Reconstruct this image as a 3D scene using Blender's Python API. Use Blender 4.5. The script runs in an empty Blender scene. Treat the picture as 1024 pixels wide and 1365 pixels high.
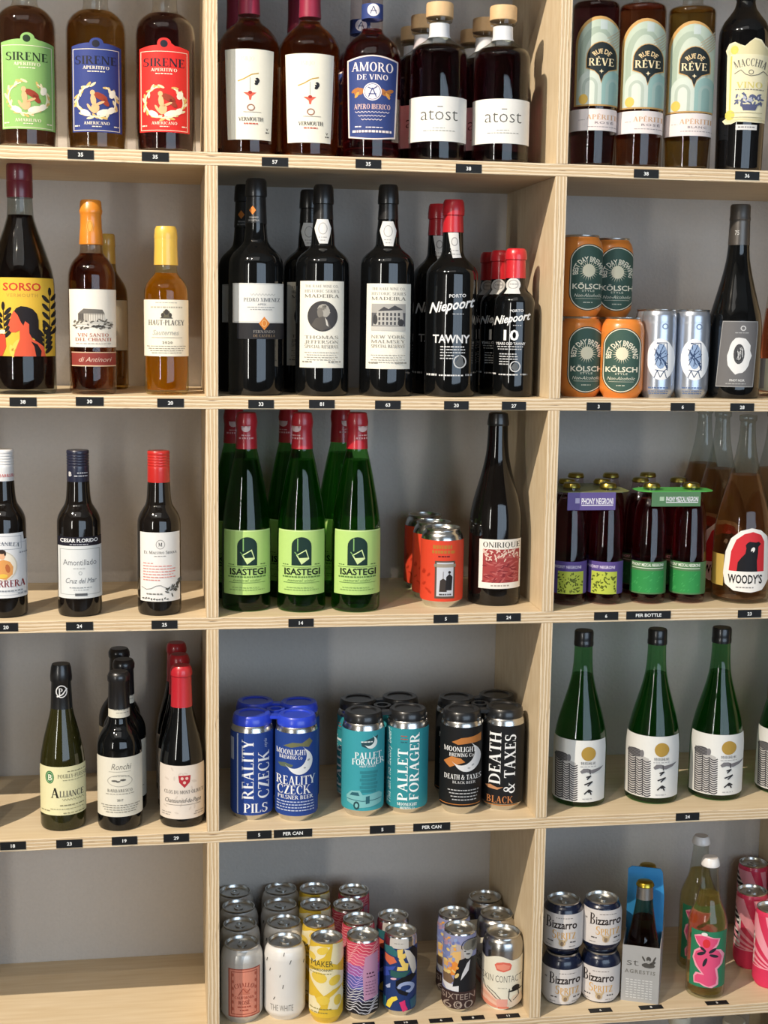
import bpy, math, random
from mathutils import Vector, Matrix
from mathutils.geometry import tessellate_polygon
random.seed(7)
scene = bpy.context.scene
COL = scene.collection
ZO = 1.55                                   # height of the survey origin above the shop floor
# ---------------------------------------------------------------- camera
CX, CY, CZ = -0.067373, -1.982591, 0.069928 + ZO
RV = Vector((0.98818963, -0.1525289, 0.01470315))
UV = Vector((0.00672522, 0.13902823, 0.99026558))
FV = Vector((0.15308828, 0.9784713, -0.13841205))
FPX = 1828.5667                             # focal length in pixels of the 1024 x 1365 frame
CAMP = Vector((CX, CY, CZ))
cd = bpy.data.cameras.new('camera'); cd.sensor_fit = 'VERTICAL'; cd.sensor_height = 36.0
cd.lens = FPX / 1365 * 36.0; cd.clip_start = 0.05; cd.clip_end = 60
cam = bpy.data.objects.new('camera', cd); COL.objects.link(cam)
cam.matrix_world = Matrix(((RV.x, UV.x, -FV.x, CX), (RV.y, UV.y, -FV.y, CY), (RV.z, UV.z, -FV.z, CZ), (0, 0, 0, 1)))
scene.camera = cam
# ---------------------------------------------------------------- view, world, lights
scene.view_settings.view_transform = 'Standard'; scene.view_settings.look = 'None'
scene.view_settings.exposure = -0.2; scene.view_settings.gamma = 1.0
scene.view_settings.use_curve_mapping = False
scene.cycles.sample_clamp_indirect = 3.0
scene.cycles.transparent_max_bounces = 24
scene.cycles.max_bounces = 10
w = bpy.data.worlds.new('world'); scene.world = w; w.use_nodes = True
w.node_tree.nodes['Background'].inputs[0].default_value = (0.62, 0.74, 0.92, 1)
w.node_tree.nodes['Background'].inputs[1].default_value = 1.0
def area(name, loc, target, sx, sy, power, colour):
    l = bpy.data.lights.new(name, 'AREA'); l.shape = 'RECTANGLE'; l.size = sx; l.size_y = sy
    l.energy = power; l.color = colour
    o = bpy.data.objects.new(name, l); COL.objects.link(o); o.location = loc
    o.rotation_euler = (Vector(target) - Vector(loc)).to_track_quat('-Z', 'Y').to_euler()
    return o
# daylight entering by the shop windows behind and beside the photographer
area('window_daylight', (1.85, -4.42, 1.7), (1.85, 0, 1.7), 3.5, 2.2, 92, (0.66, 0.82, 1.0))
area('narrow_window_daylight', (-3.05, -4.42, 1.75), (-3.05, 0, 1.75), .28, 2.1, 72, (1.0, 0.97, 0.9))
# soft neutral fill added under the ceiling to lift the ambient light
area('added_fill_light', (-0.6, -2.6, 3.93), (-0.6, -2.6, 0), 2.6, 1.6, 20, (1.0, 0.96, 0.9))

def srgb(h):
    h = h.lstrip('#'); c = [int(h[i:i + 2], 16) / 255 for i in (0, 2, 4)]
    return tuple((v / 12.92 if v <= .04045 else ((v + .055) / 1.055) ** 2.4) for v in c) + (1,)
# ---------------------------------------------------------------- pixels to places
def ray(px, py): return FV + RV * ((px - 512) / FPX) - UV * ((py - 682.5) / FPX)
def ony(px, py, y): d = ray(px, py); return CAMP + d * ((y - CY) / d.y)
def onz(px, py, z): d = ray(px, py); return CAMP + d * ((z - CZ) / d.z)
def proj(P):
    d = Vector(P) - CAMP; t = d.dot(FV)
    return 512 + FPX * d.dot(RV) / t, 682.5 - FPX * d.dot(UV) / t
W = 0.506; TH = 0.018; DEPTH = 0.291
SH = [z + ZO for z in (0.633, 0.29901, -0.04186, -0.36512, -0.69188, -1.02285, -1.357)]   # shelf tops S0..S6
# row k stands on SH[k]
def place_x(cx, y, z):
    P = ony(cx, 700, y)
    for _ in range(4):
        px, py = proj((P.x, y, z)); P = ony(cx, py, y)
    return P.x
def mpp(P): return (Vector(P) - CAMP).dot(FV) / FPX      # metres per pixel at a point
# ---------------------------------------------------------------- materials
_m = {}
def new_mat(name):
    m = bpy.data.materials.new(name); m.use_nodes = True
    return m, m.node_tree, m.node_tree.nodes['Principled BSDF']
def paint(hexc, rough=0.5, metal=0.0, coat=0.0, var=0.06, bump=0.0, scale=60, spec=0.5):
    key = (hexc, rough, metal, coat, var, bump, scale, spec)
    if key in _m: return _m[key]
    m, nt, b = new_mat('paint_' + hexc + '_%d' % len(_m))
    tc = nt.nodes.new('ShaderNodeTexCoord'); nz = nt.nodes.new('ShaderNodeTexNoise')
    nz.inputs['Scale'].default_value = scale; nz.inputs['Detail'].default_value = 3
    nt.links.new(tc.outputs['Object'], nz.inputs['Vector'])
    mx = nt.nodes.new('ShaderNodeMix'); mx.data_type = 'RGBA'
    c = srgb(hexc); mx.inputs[6].default_value = tuple(v * (1 - var) for v in c[:3]) + (1,)
    mx.inputs[7].default_value = tuple(min(1, v * (1 + var)) for v in c[:3]) + (1,)
    nt.links.new(nz.outputs['Fac'], mx.inputs[0]); nt.links.new(mx.outputs[2], b.inputs['Base Color'])
    b.inputs['Roughness'].default_value = rough; b.inputs['Metallic'].default_value = metal
    b.inputs['Coat Weight'].default_value = coat; b.inputs['Coat Roughness'].default_value = 0.08
    b.inputs['Specular IOR Level'].default_value = spec
    if bump:
        bp = nt.nodes.new('ShaderNodeBump'); bp.inputs['Strength'].default_value = bump; bp.inputs['Distance'].default_value = 0.001
        nt.links.new(nz.outputs['Fac'], bp.inputs['Height']); nt.links.new(bp.outputs['Normal'], b.inputs['Normal'])
    _m[key] = m; return m
def ink(hexc): return paint(hexc, 0.55, var=0.03, scale=200, spec=0.25)
def foil(hexc): return paint(hexc, 0.33, 0.0, 0.35, 0.05, 0.1, 220)
def metalm(hexc, rough=0.25): return paint(hexc, rough, 1.0, 0, 0.05, 0.02, 90)
def dark_glass(hexc):                       # full bottles of very dark glass
    key = ('dg', hexc)
    if key in _m: return _m[key]
    m, nt, b = new_mat('dark_glass_' + hexc)
    lw = nt.nodes.new('ShaderNodeTexNoise'); lw.inputs['Scale'].default_value = 14
    mx = nt.nodes.new('ShaderNodeMix'); mx.data_type = 'RGBA'
    c = srgb(hexc); mx.inputs[6].default_value = c; mx.inputs[7].default_value = tuple(v * 1.5 for v in c[:3]) + (1,)
    nt.links.new(lw.outputs['Fac'], mx.inputs[0]); nt.links.new(mx.outputs[2], b.inputs['Base Color'])
    b.inputs['Roughness'].default_value = 0.05; b.inputs['IOR'].default_value = 1.52
    _m[key] = m; return m
def glass(hexc='f4f8f6', ior=1.5):          # thin bottle wall
    key = ('g', hexc)
    if key in _m: return _m[key]
    m, nt, b = new_mat('bottle_glass_' + hexc); nt.nodes.remove(b)
    out = nt.nodes['Material Output']; tr = nt.nodes.new('ShaderNodeBsdfTransparent'); gl = nt.nodes.new('ShaderNodeBsdfGlossy')
    fr = nt.nodes.new('ShaderNodeFresnel'); ge = nt.nodes.new('ShaderNodeNewGeometry'); iv = nt.nodes.new('ShaderNodeMapRange')
    iv.inputs['To Min'].default_value = ior; iv.inputs['To Max'].default_value = 1 / ior      # a thin wall reflects alike from both sides
    nt.links.new(ge.outputs['Backfacing'], iv.inputs['Value']); nt.links.new(iv.outputs[0], fr.inputs['IOR'])
    mx = nt.nodes.new('ShaderNodeMixShader'); gl.inputs['Roughness'].default_value = 0.03
    tr.inputs['Color'].default_value = srgb(hexc)
    nt.links.new(fr.outputs[0], mx.inputs[0]); nt.links.new(tr.outputs[0], mx.inputs[1]); nt.links.new(gl.outputs[0], mx.inputs[2])
    nt.links.new(mx.outputs[0], out.inputs['Surface'])
    _m[key] = m; return m
def liquid(hexc, ior=1.25, scat=.22):
    key = ('l', hexc, scat)
    if key in _m: return _m[key]
    m, nt, b = new_mat('liquid_' + hexc)
    c = srgb(hexc); q = tuple(v ** .55 for v in c[:3]) + (1,)
    b.inputs['Base Color'].default_value = q; b.inputs['Transmission Weight'].default_value = 1.0
    b.inputs['Roughness'].default_value = 0.0; b.inputs['IOR'].default_value = ior; b.inputs['Specular IOR Level'].default_value = 0.2
    # a little of the light scatters inside the drink
    tl = nt.nodes.new('ShaderNodeBsdfTranslucent'); tl.inputs['Color'].default_value = tuple(v ** .8 for v in c[:3]) + (1,)
    nz = nt.nodes.new('ShaderNodeTexNoise'); nz.inputs['Scale'].default_value = 8; rg = nt.nodes.new('ShaderNodeMapRange'); rg.inputs['To Min'].default_value = scat * .9; rg.inputs['To Max'].default_value = scat * 1.1
    nt.links.new(nz.outputs['Fac'], rg.inputs['Value']); mx = nt.nodes.new('ShaderNodeMixShader'); nt.links.new(rg.outputs[0], mx.inputs[0])
    nt.links.new(b.outputs[0], mx.inputs[1]); nt.links.new(tl.outputs[0], mx.inputs[2]); nt.links.new(mx.outputs[0], nt.nodes['Material Output'].inputs['Surface'])
    _m[key] = m; return m
def plywood(axis):
    key = ('ply', axis)
    if key in _m: return _m[key]
    m, nt, b = new_mat('birch_plywood_' + axis); N = nt.nodes.new; L = nt.links.new
    tc = N('ShaderNodeTexCoord'); sp = N('ShaderNodeSeparateXYZ'); L(tc.outputs['Object'], sp.inputs[0])
    # plies on the cut edge: bands across the thickness, wandering slightly along the board
    mp = N('ShaderNodeMapping'); L(tc.outputs['Object'], mp.inputs[0])
    mp.inputs['Scale'].default_value = (9, 1, 60) if axis == 'z' else (60, 1, 9)
    wn = N('ShaderNodeTexNoise'); wn.inputs['Scale'].default_value = 1.6; wn.inputs['Detail'].default_value = 5; L(mp.outputs[0], wn.inputs['Vector'])
    a = N('ShaderNodeMath'); a.operation = 'MULTIPLY_ADD'; L(sp.outputs[2 if axis == 'z' else 0], a.inputs[0]); a.inputs[1].default_value = 1 / 0.0051
    wm = N('ShaderNodeMath'); wm.operation = 'MULTIPLY'; L(wn.outputs['Fac'], wm.inputs[0]); wm.inputs[1].default_value = 1.1
    L(wm.outputs[0], a.inputs[2])
    fr = N('ShaderNodeMath'); fr.operation = 'FRACT'; L(a.outputs[0], fr.inputs[0])
    cr = N('ShaderNodeValToRGB'); L(fr.outputs[0], cr.inputs[0]); e = cr.color_ramp.elements
    e[0].position = 0; e[0].color = srgb('ead9bc'); e[1].position = 1; e[1].color = srgb('e6d3b2')
    for p_, c_ in ((.40, 'e2cdaa'), (.47, 'a98a66'), (.56, 'c9ab82'), (.86, 'd8c09a'), (.93, '9c7c58')):
        k = e.new(p_); k.color = srgb(c_)
    vm = N('ShaderNodeMapping'); L(tc.outputs['Object'], vm.inputs[0])
    vm.inputs['Scale'].default_value = (22, 1, 420) if axis == 'z' else (420, 1, 22)
    vn = N('ShaderNodeTexNoise'); vn.inputs['Scale'].default_value = 1.0; vn.inputs['Detail'].default_value = 2; L(vm.outputs[0], vn.inputs['Vector'])
    vr = N('ShaderNodeValToRGB'); L(vn.outputs['Fac'], vr.inputs[0]); vr.color_ramp.elements[0].position = .70; vr.color_ramp.elements[0].color = (0, 0, 0, 1)
    vr.color_ramp.elements[1].position = .78; vr.color_ramp.elements[1].color = (1, 1, 1, 1)
    ve = N('ShaderNodeMix'); ve.data_type = 'RGBA'; L(vr.outputs[0], ve.inputs[0]); L(cr.outputs[0], ve.inputs[6]); ve.inputs[7].default_value = srgb('6d5238')
    # birch face veneer
    fm = N('ShaderNodeMapping'); L(tc.outputs['Object'], fm.inputs[0]); fm.inputs['Scale'].default_value = (3, 40, 3) if axis == 'z' else (3, 30, 9)
    fn = N('ShaderNodeTexNoise'); fn.inputs['Scale'].default_value = 3; fn.inputs['Detail'].default_value = 6; L(fm.outputs[0], fn.inputs['Vector'])
    f2 = N('ShaderNodeValToRGB'); L(fn.outputs['Fac'], f2.inputs[0]); f2.color_ramp.elements[0].position = .3; f2.color_ramp.elements[0].color = srgb('d0bb98')
    f2.color_ramp.elements[1].position = .75; f2.color_ramp.elements[1].color = srgb('dccbad')
    ge = N('ShaderNodeNewGeometry'); vt = N('ShaderNodeVectorTransform'); vt.vector_type = 'NORMAL'; vt.convert_from = 'WORLD'; vt.convert_to = 'OBJECT'
    L(ge.outputs['Normal'], vt.inputs[0]); sn = N('ShaderNodeSeparateXYZ'); L(vt.outputs[0], sn.inputs[0])
    ab = N('ShaderNodeMath'); ab.operation = 'ABSOLUTE'; L(sn.outputs[1], ab.inputs[0])
    gt = N('ShaderNodeMath'); gt.operation = 'GREATER_THAN'; gt.inputs[1].default_value = .6; L(ab.outputs[0], gt.inputs[0])
    mx = N('ShaderNodeMix'); mx.data_type = 'RGBA'; L(gt.outputs[0], mx.inputs[0]); L(f2.outputs[0], mx.inputs[6]); L(ve.outputs[2], mx.inputs[7])
    L(mx.outputs[2], b.inputs['Base Color']); b.inputs['Roughness'].default_value = .55
    bp = N('ShaderNodeBump'); bp.inputs['Strength'].default_value = .25; bp.inputs['Distance'].default_value = .0006; L(fn.outputs['Fac'], bp.inputs['Height']); L(bp.outputs[0], b.inputs['Normal'])
    _m[key] = m; return m
# ---------------------------------------------------------------- mesh helpers
def link(name, me, parent=None, loc=None):
    o = bpy.data.objects.new(name, me); COL.objects.link(o)
    if parent: o.parent = parent
    if loc: o.location = loc
    return o
def mesh(name, verts, faces, mats, fm=None, smooth=True, angle=38):
    me = bpy.data.meshes.new(name); me.from_pydata(verts, [], faces)
    for m in (mats if isinstance(mats, (list, tuple)) else [mats]): me.materials.append(m)
    if fm: me.polygons.foreach_set('material_index', fm)
    me.polygons.foreach_set('use_smooth', [smooth] * len(me.polygons))
    me.update()
    if smooth: me.set_sharp_from_angle(angle=math.radians(angle))
    return me
def boxmesh(name, x0, x1, y0, y1, z0, z1, mat, bev=0.0):
    v = [(x, y, z) for x in (x0, x1) for y in (y0, y1) for z in (z0, z1)]
    f = [(0, 1, 3, 2), (4, 6, 7, 5), (0, 4, 5, 1), (2, 3, 7, 6), (0, 2, 6, 4), (1, 5, 7, 3)]
    if not bev: return mesh(name, v, f, mat, smooth=False)
    import bmesh
    me = mesh(name, v, f, mat, smooth=False); bm = bmesh.new(); bm.from_mesh(me)
    bmesh.ops.bevel(bm, geom=list(bm.edges), offset=bev, segments=2, affect='EDGES'); bm.to_mesh(me); bm.free()
    return me
def lathe_mesh(name, pts, mat, n=44, angle=38, fm=None):
    """pts: (r, z) from bottom to top; r = 0 closes an end."""
    v, f = [], []; rings = []
    for r, z in pts:
        if r < 1e-6: rings.append([len(v)]); v.append((0, 0, z))
        else:
            rings.append(list(range(len(v), len(v) + n)))
            v += [(r * math.cos(2 * math.pi * k / n), r * math.sin(2 * math.pi * k / n), z) for k in range(n)]
    for a, b in zip(rings, rings[1:]):
        if len(a) == 1 and len(b) == 1: continue
        for k in range(n):
            k2 = (k + 1) % n
            if len(a) == 1: f.append((a[0], b[k2], b[k]))
            elif len(b) == 1: f.append((a[k], a[k2], b[0]))
            else: f.append((a[k], a[k2], b[k2], b[k]))
    return mesh(name, v, f, mat, angle=angle)
def pchip(xs, ys):
    n = len(xs); h = [xs[i + 1] - xs[i] for i in range(n - 1)]; d = [(ys[i + 1] - ys[i]) / h[i] for i in range(n - 1)]
    m = [d[0]] + [0 if d[i - 1] * d[i] <= 0 else (h[i - 1] + h[i]) * 3 / ((2 * h[i] + h[i - 1]) / d[i - 1] + (h[i] + 2 * h[i - 1]) / d[i]) for i in range(1, n - 1)] + [d[-1]]
    def f(x):
        if x <= xs[0]: return ys[0]
        if x >= xs[-1]: return ys[-1]
        i = 0
        while x > xs[i + 1]: i += 1
        t = (x - xs[i]) / h[i]; t2 = t * t; t3 = t2 * t
        return (2*t3-3*t2+1)*ys[i]+(t3-2*t2+t)*h[i]*m[i]+(-2*t3+3*t2)*ys[i+1]+(t3-t2)*h[i]*m[i+1]
    return f
def tag(o, label, cat, group=None, kind=None):
    o['label'] = label; o['category'] = cat
    if group: o['group'] = group
    if kind: o['kind'] = kind
    return o
def thing(name, label, cat, loc, group=None):
    o = bpy.data.objects.new(name, None); COL.objects.link(o); o.location = loc; o.empty_display_size = .02
    return tag(o, label, cat, group)
def dup(t, label, cx, y, dz=0.0, rot=0.0):
    """an individual copy of a bottle or can with copies of its parts, standing on the same shelf"""
    src = t.root; r = src.copy(); COL.objects.link(r); r['label'] = label
    z = t.z + dz; r.location = (place_x(cx, y, z), y, z); r.rotation_euler = (0, 0, rot)
    for ch in src.children:
        c = ch.copy(); COL.objects.link(c); c.parent = r
        for g in ch.children:
            d = g.copy(); COL.objects.link(d); d.parent = c
    return r
# ---------------------------------------------------------------- lettering
_tc = {}
def sans(s, style=''):
    """triangles of a line of sans lettering, cap height 1, starting at x = 0; returns (width, verts, tris)"""
    key = (s, style)
    if key in _tc: return _tc[key]
    cu = bpy.data.curves.new('lettering', 'FONT'); cu.body = s; cu.size = 1.0; cu.resolution_u = 2; cu.fill_mode = 'FRONT'
    if 'b' in style: cu.offset = 0.022
    if 't' in style: cu.offset = -0.012
    if 'i' in style: cu.shear = 0.32
    if 'w' in style: cu.space_character = 1.25
    o = bpy.data.objects.new('lettering', cu); COL.objects.link(o)
    me = o.to_mesh()
    vs = [tuple(v.co[:2]) for v in me.vertices]; me.calc_loop_triangles(); ts = [tuple(t.vertices) for t in me.loop_triangles]
    o.to_mesh_clear(); bpy.data.objects.remove(o); bpy.data.curves.remove(cu)
    if not vs: r = (0.3, [], [])
    else:
        x0 = min(v[0] for v in vs); x1 = max(v[0] for v in vs); k = 1 / 0.72
        r = ((x1 - x0) * k, [((v[0] - x0) * k, v[1] * k) for v in vs], ts)
    _tc[key] = r; return r
def _ring(cx, cy, rx, ry, a0, a1, tx, ty, n=18):
    ps = []
    for k in range(n):
        b0 = math.radians(a0 + (a1 - a0) * k / n); b1 = math.radians(a0 + (a1 - a0) * (k + 1) / n)
        ps.append([(cx + rx * math.cos(b0), cy + ry * math.sin(b0)), (cx + rx * math.cos(b1), cy + ry * math.sin(b1)),
                   (cx + (rx - tx) * math.cos(b1), cy + (ry - ty) * math.sin(b1)), (cx + (rx - tx) * math.cos(b0), cy + (ry - ty) * math.sin(b0))])
    return ps
def serif_glyph(c):
    T, t, s, h = .17, .06, .07, .045
    R = lambda a, b, c_, d: [(a, b), (c_, b), (c_, d), (a, d)]
    def stem(x, w=T, b=True, tp=True):
        o = [R(x, 0, x + w, 1)]
        if b: o.append(R(x - s, 0, x + w + s, h))
        if tp: o.append(R(x - s, 1 - h, x + w + s, 1))
        return o
    def diag(x0, y0, x1, y1, w_): return [[(x0 - w_ / 2, y0), (x0 + w_ / 2, y0), (x1 + w_ / 2, y1), (x1 - w_ / 2, y1)]]
    def foot(x, w_, y=0): return [R(x - w_ / 2 - s, y, x + w_ / 2 + s, y + h)]
    g = {
     'I': (.33, stem(.08)), 'L': (.62, stem(.08) + [R(.1, 0, .58, t), R(.53, 0, .58, .24)]),
     'E': (.64, stem(.08) + [R(.1, 0, .58, t), R(.53, 0, .58, .22), R(.1, 1 - t, .56, 1), R(.51, .8, .56, 1), R(.2, .48, .45, .48 + t), R(.41, .4, .45, .62)]),
     'F': (.60, stem(.08) + [R(.1, 1 - t, .56, 1), R(.51, .78, .56, 1), R(.2, .48, .44, .48 + t), R(.4, .4, .44, .62)]),
     'T': (.68, stem(.255, tp=False) + [R(.03, 1 - t, .65, 1), R(.03, .8, .08, 1), R(.6, .8, .65, 1)]),
     'H': (.82, stem(.08) + stem(.57) + [R(.2, .48, .6, .48 + t)]),
     'N': (.84, stem(.08, .07) + stem(.66, .07, b=False) + diag(.12, 1, .68, 0, .18)),
     'M': (1.0, stem(.08, .07) + stem(.75) + diag(.13, 1, .45, .05, .17) + diag(.77, 1, .46, .05, .07)),
     'A': (.80, diag(.12, 0, .38, 1, .07) + diag(.64, 0, .39, 1, .18) + foot(.12, .07) + foot(.64, .16) + [R(.2, .3, .56, .3 + t)]),
     'V': (.78, diag(.38, 0, .13, 1, .18) + diag(.4, 0, .65, 1, .07) + foot(.13, .16, 1 - h) + foot(.65, .07, 1 - h)),
     'W': (1.1, diag(.32, 0, .12, 1, .17) + diag(.34, 0, .55, 1, .07) + diag(.76, 0, .56, 1, .17) + diag(.78, 0, .98, 1, .07) + foot(.12, .16, 1 - h) + foot(.98, .07, 1 - h)),
     'X': (.80, diag(.64, 0, .16, 1, .18) + diag(.16, 0, .62, 1, .07) + foot(.16, .07) + foot(.64, .16) + foot(.16, .16, 1 - h) + foot(.62, .07, 1 - h)),
     'Y': (.76, [R(.3, 0, .47, .48)] + foot(.385, .17) + diag(.385, .44, .12, 1, .18) + diag(.42, .44, .64, 1, .07) + foot(.12, .16, 1 - h) + foot(.64, .07, 1 - h)),
     'K': (.84, stem(.08) + diag(.26, .42, .66, 1, .07) + diag(.7, 0, .38, .56, .19) + foot(.7, .16) + foot(.66, .07, 1 - h)),
     'Z': (.68, [R(.05, 0, .62, t), R(.05, 1 - t, .62, 1), R(.57, 0, .62, .22), R(.05, .78, .1, 1)] + diag(.14, 0, .53, 1, .2)),
     'O': (.86, _ring(.43, .5, .38, .52, 0, 360, .17, .06, 28)),
     'Q': (.86, _ring(.43, .5, .38, .52, 0, 360, .17, .06, 28) + diag(.62, -.2, .42, .08, .12)),
     'C': (.76, _ring(.43, .5, .38, .52, 52, 308, .17, .06, 22) + [R(.62, .68, .67, .98), R(.62, .06, .66, .26)]),
     'G': (.84, _ring(.43, .5, .38, .52, 52, 320, .17, .06, 22) + [R(.62, .68, .67, .98), R(.6, .05, .76, .42), R(.52, .4, .82, .4 + h)]),
     'D': (.84, stem(.08) + _ring(.3, .5, .47, .5, -90, 90, .17, .06, 16)),
     'P': (.68, stem(.08) + _ring(.28, .73, .35, .27, -90, 90, .16, .06, 12)),
     'R': (.80, stem(.08) + _ring(.28, .74, .34, .26, -90, 90, .15, .06, 12) + diag(.68, 0, .38, .5, .18) + foot(.68, .14)),
     'B': (.74, stem(.08) + _ring(.28, .76, .31, .24, -90, 90, .14, .06, 12) + _ring(.28, .27, .38, .27, -90, 90, .16, .06, 12)),
     'J': (.5, stem(.25, b=False) + _ring(.21, .05, .21, .26, -180, 0, .13, .07, 10)),
     'U': (.82, [R(.1, .3, .27, 1), R(.63, .3, .7, 1)] + foot(.185, .17, 1 - h) + foot(.665, .07, 1 - h) + _ring(.4, .32, .3, .34, -180, 0, .12, .06, 14)),
     'S': (.62, _ring(.31, .75, .25, .27, 40, 270, .15, .07, 14) + _ring(.31, .26, .27, .28, -140, 90, .16, .07, 14) + [R(.5, .72, .54, .98), R(.05, .03, .09, .3)]),
     '&': (.92, _ring(.36, .77, .2, .25, 0, 360, .1, .06, 18) + _ring(.34, .28, .3, .3, 90, 330, .15, .06, 14) + diag(.72, 0, .26, .72, .15) + diag(.6, .18, .78, .5, .07) + foot(.78, .07, .5)),
     '-': (.4, [R(.05, .4, .35, .5)]), '.': (.28, [R(.06, 0, .2, .14)]), ' ': (.32, [])}
    if c in 'ÊÈÉ': w_, p = g['E']; return w_, p + [[(.2, 1.08), (.34, 1.24), (.48, 1.08), (.34, 1.15)]]
    return g.get(c)
def serif(s):
    key = (s, 'S')
    if key in _tc: return _tc[key]
    x = 0; V, T_ = [], []
    for c in s:
        sc = 1.0 if not c.islower() else .76
        gl = serif_glyph(c.upper())
        if gl is None:
            w_, v, ts = sans(c); o = len(V); V += [(x + a * sc + .05, b * sc) for a, b in v]; T_ += [tuple(i + o for i in t) for t in ts]; x += w_ + .12; continue
        w_, polys = gl
        for p in polys:
            o = len(V); V += [(x + a * sc, b * sc) for a, b in p]
            for k in range(1, len(p) - 1): T_.append((o, o + k, o + k + 1))
        x += w_ * sc + .02
    _tc[key] = (x, V, T_); return _tc[key]
# ---------------------------------------------------------------- flat print wrapped on a turned surface
CELL = math.radians(4.0)
def _clip(poly, k, c, keep):
    out = []
    for i in range(len(poly)):
        a, b = poly[i - 1], poly[i]; da = (a[k] - c) * keep; db = (b[k] - c) * keep
        if (da >= 0) != (db >= 0):
            t = da / (da - db); out.append((a[0] + (b[0] - a[0]) * t, a[1] + (b[1] - a[1]) * t))
        if db >= 0: out.append(b)
    return out
class Art:
    """Print on bottle, can or flat board t. Positions are photo pixels, turned into angle and height on the surface t has."""
    def __init__(s, t, lc=None, yref=None, off=0.0003):
        s.t = t; s.F = []; s.C = []; s.M = []; s.layer = 0; s.off = off
        s.lc = lc; s.yref = yref; s._z = {}
    def setup(s, y):
        t = s.t; s.yref = y
        z = t.zaxis(y); s.ax = proj((t.X, t.Y, t.z + z))[0]
        if s.lc is None: s.lc = s.ax
        s.r0 = t.rz(z); s.m = mpp((t.X, t.Y, t.z + z)); s.az = math.atan2(CX - t.X, -(CY - t.Y))
    def A(s, x):
        q = (x - s.ax) * s.m / s.r0
        if q > .985: return math.asin(.985) + (q - .985) * 2.2
        if q < -.985: return -math.asin(.985) + (q + .985) * 2.2
        return math.asin(q)
    def Z(s, y):
        k = round(y, 2)
        if k not in s._z:
            t = s.t; r = s.r0; z = 0
            for _ in range(3):
                d = ray(s.lc, y); ox, oy = CX - t.X, CY - t.Y
                a = d.x ** 2 + d.y ** 2; b = ox * d.x + oy * d.y; c = ox * ox + oy * oy - r * r
                u = (-b - math.sqrt(max(0, b * b - a * c))) / a; z = CZ + u * d.z - t.z; r = t.rz(z)
            s._z[k] = z
        return s._z[k]
    def _mat(s, c):
        m = c if not isinstance(c, str) else ink(c)
        if m not in s.M: s.M.append(m)
        return s.M.index(m)
    def _put(s, tris_px, col, raw=False):
        if s.yref is None: s.setup(sum(p[1] for t in tris_px for p in t) / max(1, sum(len(t) for t in tris_px)))
        mi = s._mat(col); s.layer += 1
        for tr in tris_px: s.F.append(([(s.A(x), s.Z(y)) for x, y in tr] if not raw else tr, mi, s.layer))
    def poly(s, pts, col):
        pts = list(pts)
        if len(pts) < 5: tr = [pts]
        else:
            idx = tessellate_polygon([[Vector((x, y, 0)) for x, y in pts]]); tr = [[pts[i] for i in t] for t in idx]
        s._put(tr, col)
    def rect(s, x0, y0, x1, y1, col): s.poly([(x0, y0), (x1, y0), (x1, y1), (x0, y1)], col)
    def band(s, y0, y1, col):
        if s.yref is None: s.setup((y0 + y1) / 2)
        z0, z1 = s.Z(y1), s.Z(y0)
        s._put([[(-math.pi, z0), (math.pi, z0), (math.pi, z1), (-math.pi, z1)]], col, raw=True)
    def disc(s, cx, cy, rx, ry, col, n=24, a0=0, a1=360):
        p = [(cx + rx * math.cos(math.radians(a0 + (a1 - a0) * k / n)), cy - ry * math.sin(math.radians(a0 + (a1 - a0) * k / n))) for k in range(n if a1 - a0 >= 360 else n + 1)]
        s.poly(p, col)
    def ring(s, cx, cy, rx, ry, wd, col, n=28, a0=0, a1=360):
        q = lambda k, d: (cx + (rx - d) * math.cos(math.radians(a0 + (a1 - a0) * k / n)), cy - (ry - d) * math.sin(math.radians(a0 + (a1 - a0) * k / n)))
        s._put([[q(k, 0), q(k + 1, 0), q(k + 1, wd), q(k, wd)] for k in range(n)], col)
    def frame(s, x0, y0, x1, y1, wd, col):
        s._put([[(x0, y0), (x1, y0), (x1, y0 + wd), (x0, y0 + wd)], [(x0, y1 - wd), (x1, y1 - wd), (x1, y1), (x0, y1)],
                [(x0, y0), (x0 + wd, y0), (x0 + wd, y1), (x0, y1)], [(x1 - wd, y0), (x1, y0), (x1, y1), (x1 - wd, y1)]], col)
    def line(s, pts, wd, col):
        q = []
        for (x0, y0), (x1, y1) in zip(pts, pts[1:]):
            L_ = math.hypot(x1 - x0, y1 - y0) or 1; nx, ny = -(y1 - y0) / L_ * wd / 2, (x1 - x0) / L_ * wd / 2
            q.append([(x0 + nx, y0 + ny), (x1 + nx, y1 + ny), (x1 - nx, y1 - ny), (x0 - nx, y0 - ny)])
        s._put(q, col)
    def lines(s, ls, wd, col):
        q = []
        for pts in ls:
            for (x0, y0), (x1, y1) in zip(pts, pts[1:]):
                L_ = math.hypot(x1 - x0, y1 - y0) or 1; nx, ny = -(y1 - y0) / L_ * wd / 2, (x1 - x0) / L_ * wd / 2
                q.append([(x0 + nx, y0 + ny), (x1 + nx, y1 + ny), (x1 - nx, y1 - ny), (x0 - nx, y0 - ny)])
        s._put(q, col)
    def blobs(s, ls, col, n=9):
        """(cx, cy, rx, ry, rot) ellipses"""
        q = []
        for cx, cy, rx, ry, ro in ls:
            c_, s_ = math.cos(math.radians(ro)), math.sin(math.radians(ro))
            e = [(rx * math.cos(6.2832 * k / n), ry * math.sin(6.2832 * k / n)) for k in range(n)]
            q.append([(cx + a * c_ - b * s_, cy - a * s_ - b * c_) for a, b in e])
        s._put(q, col)
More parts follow.
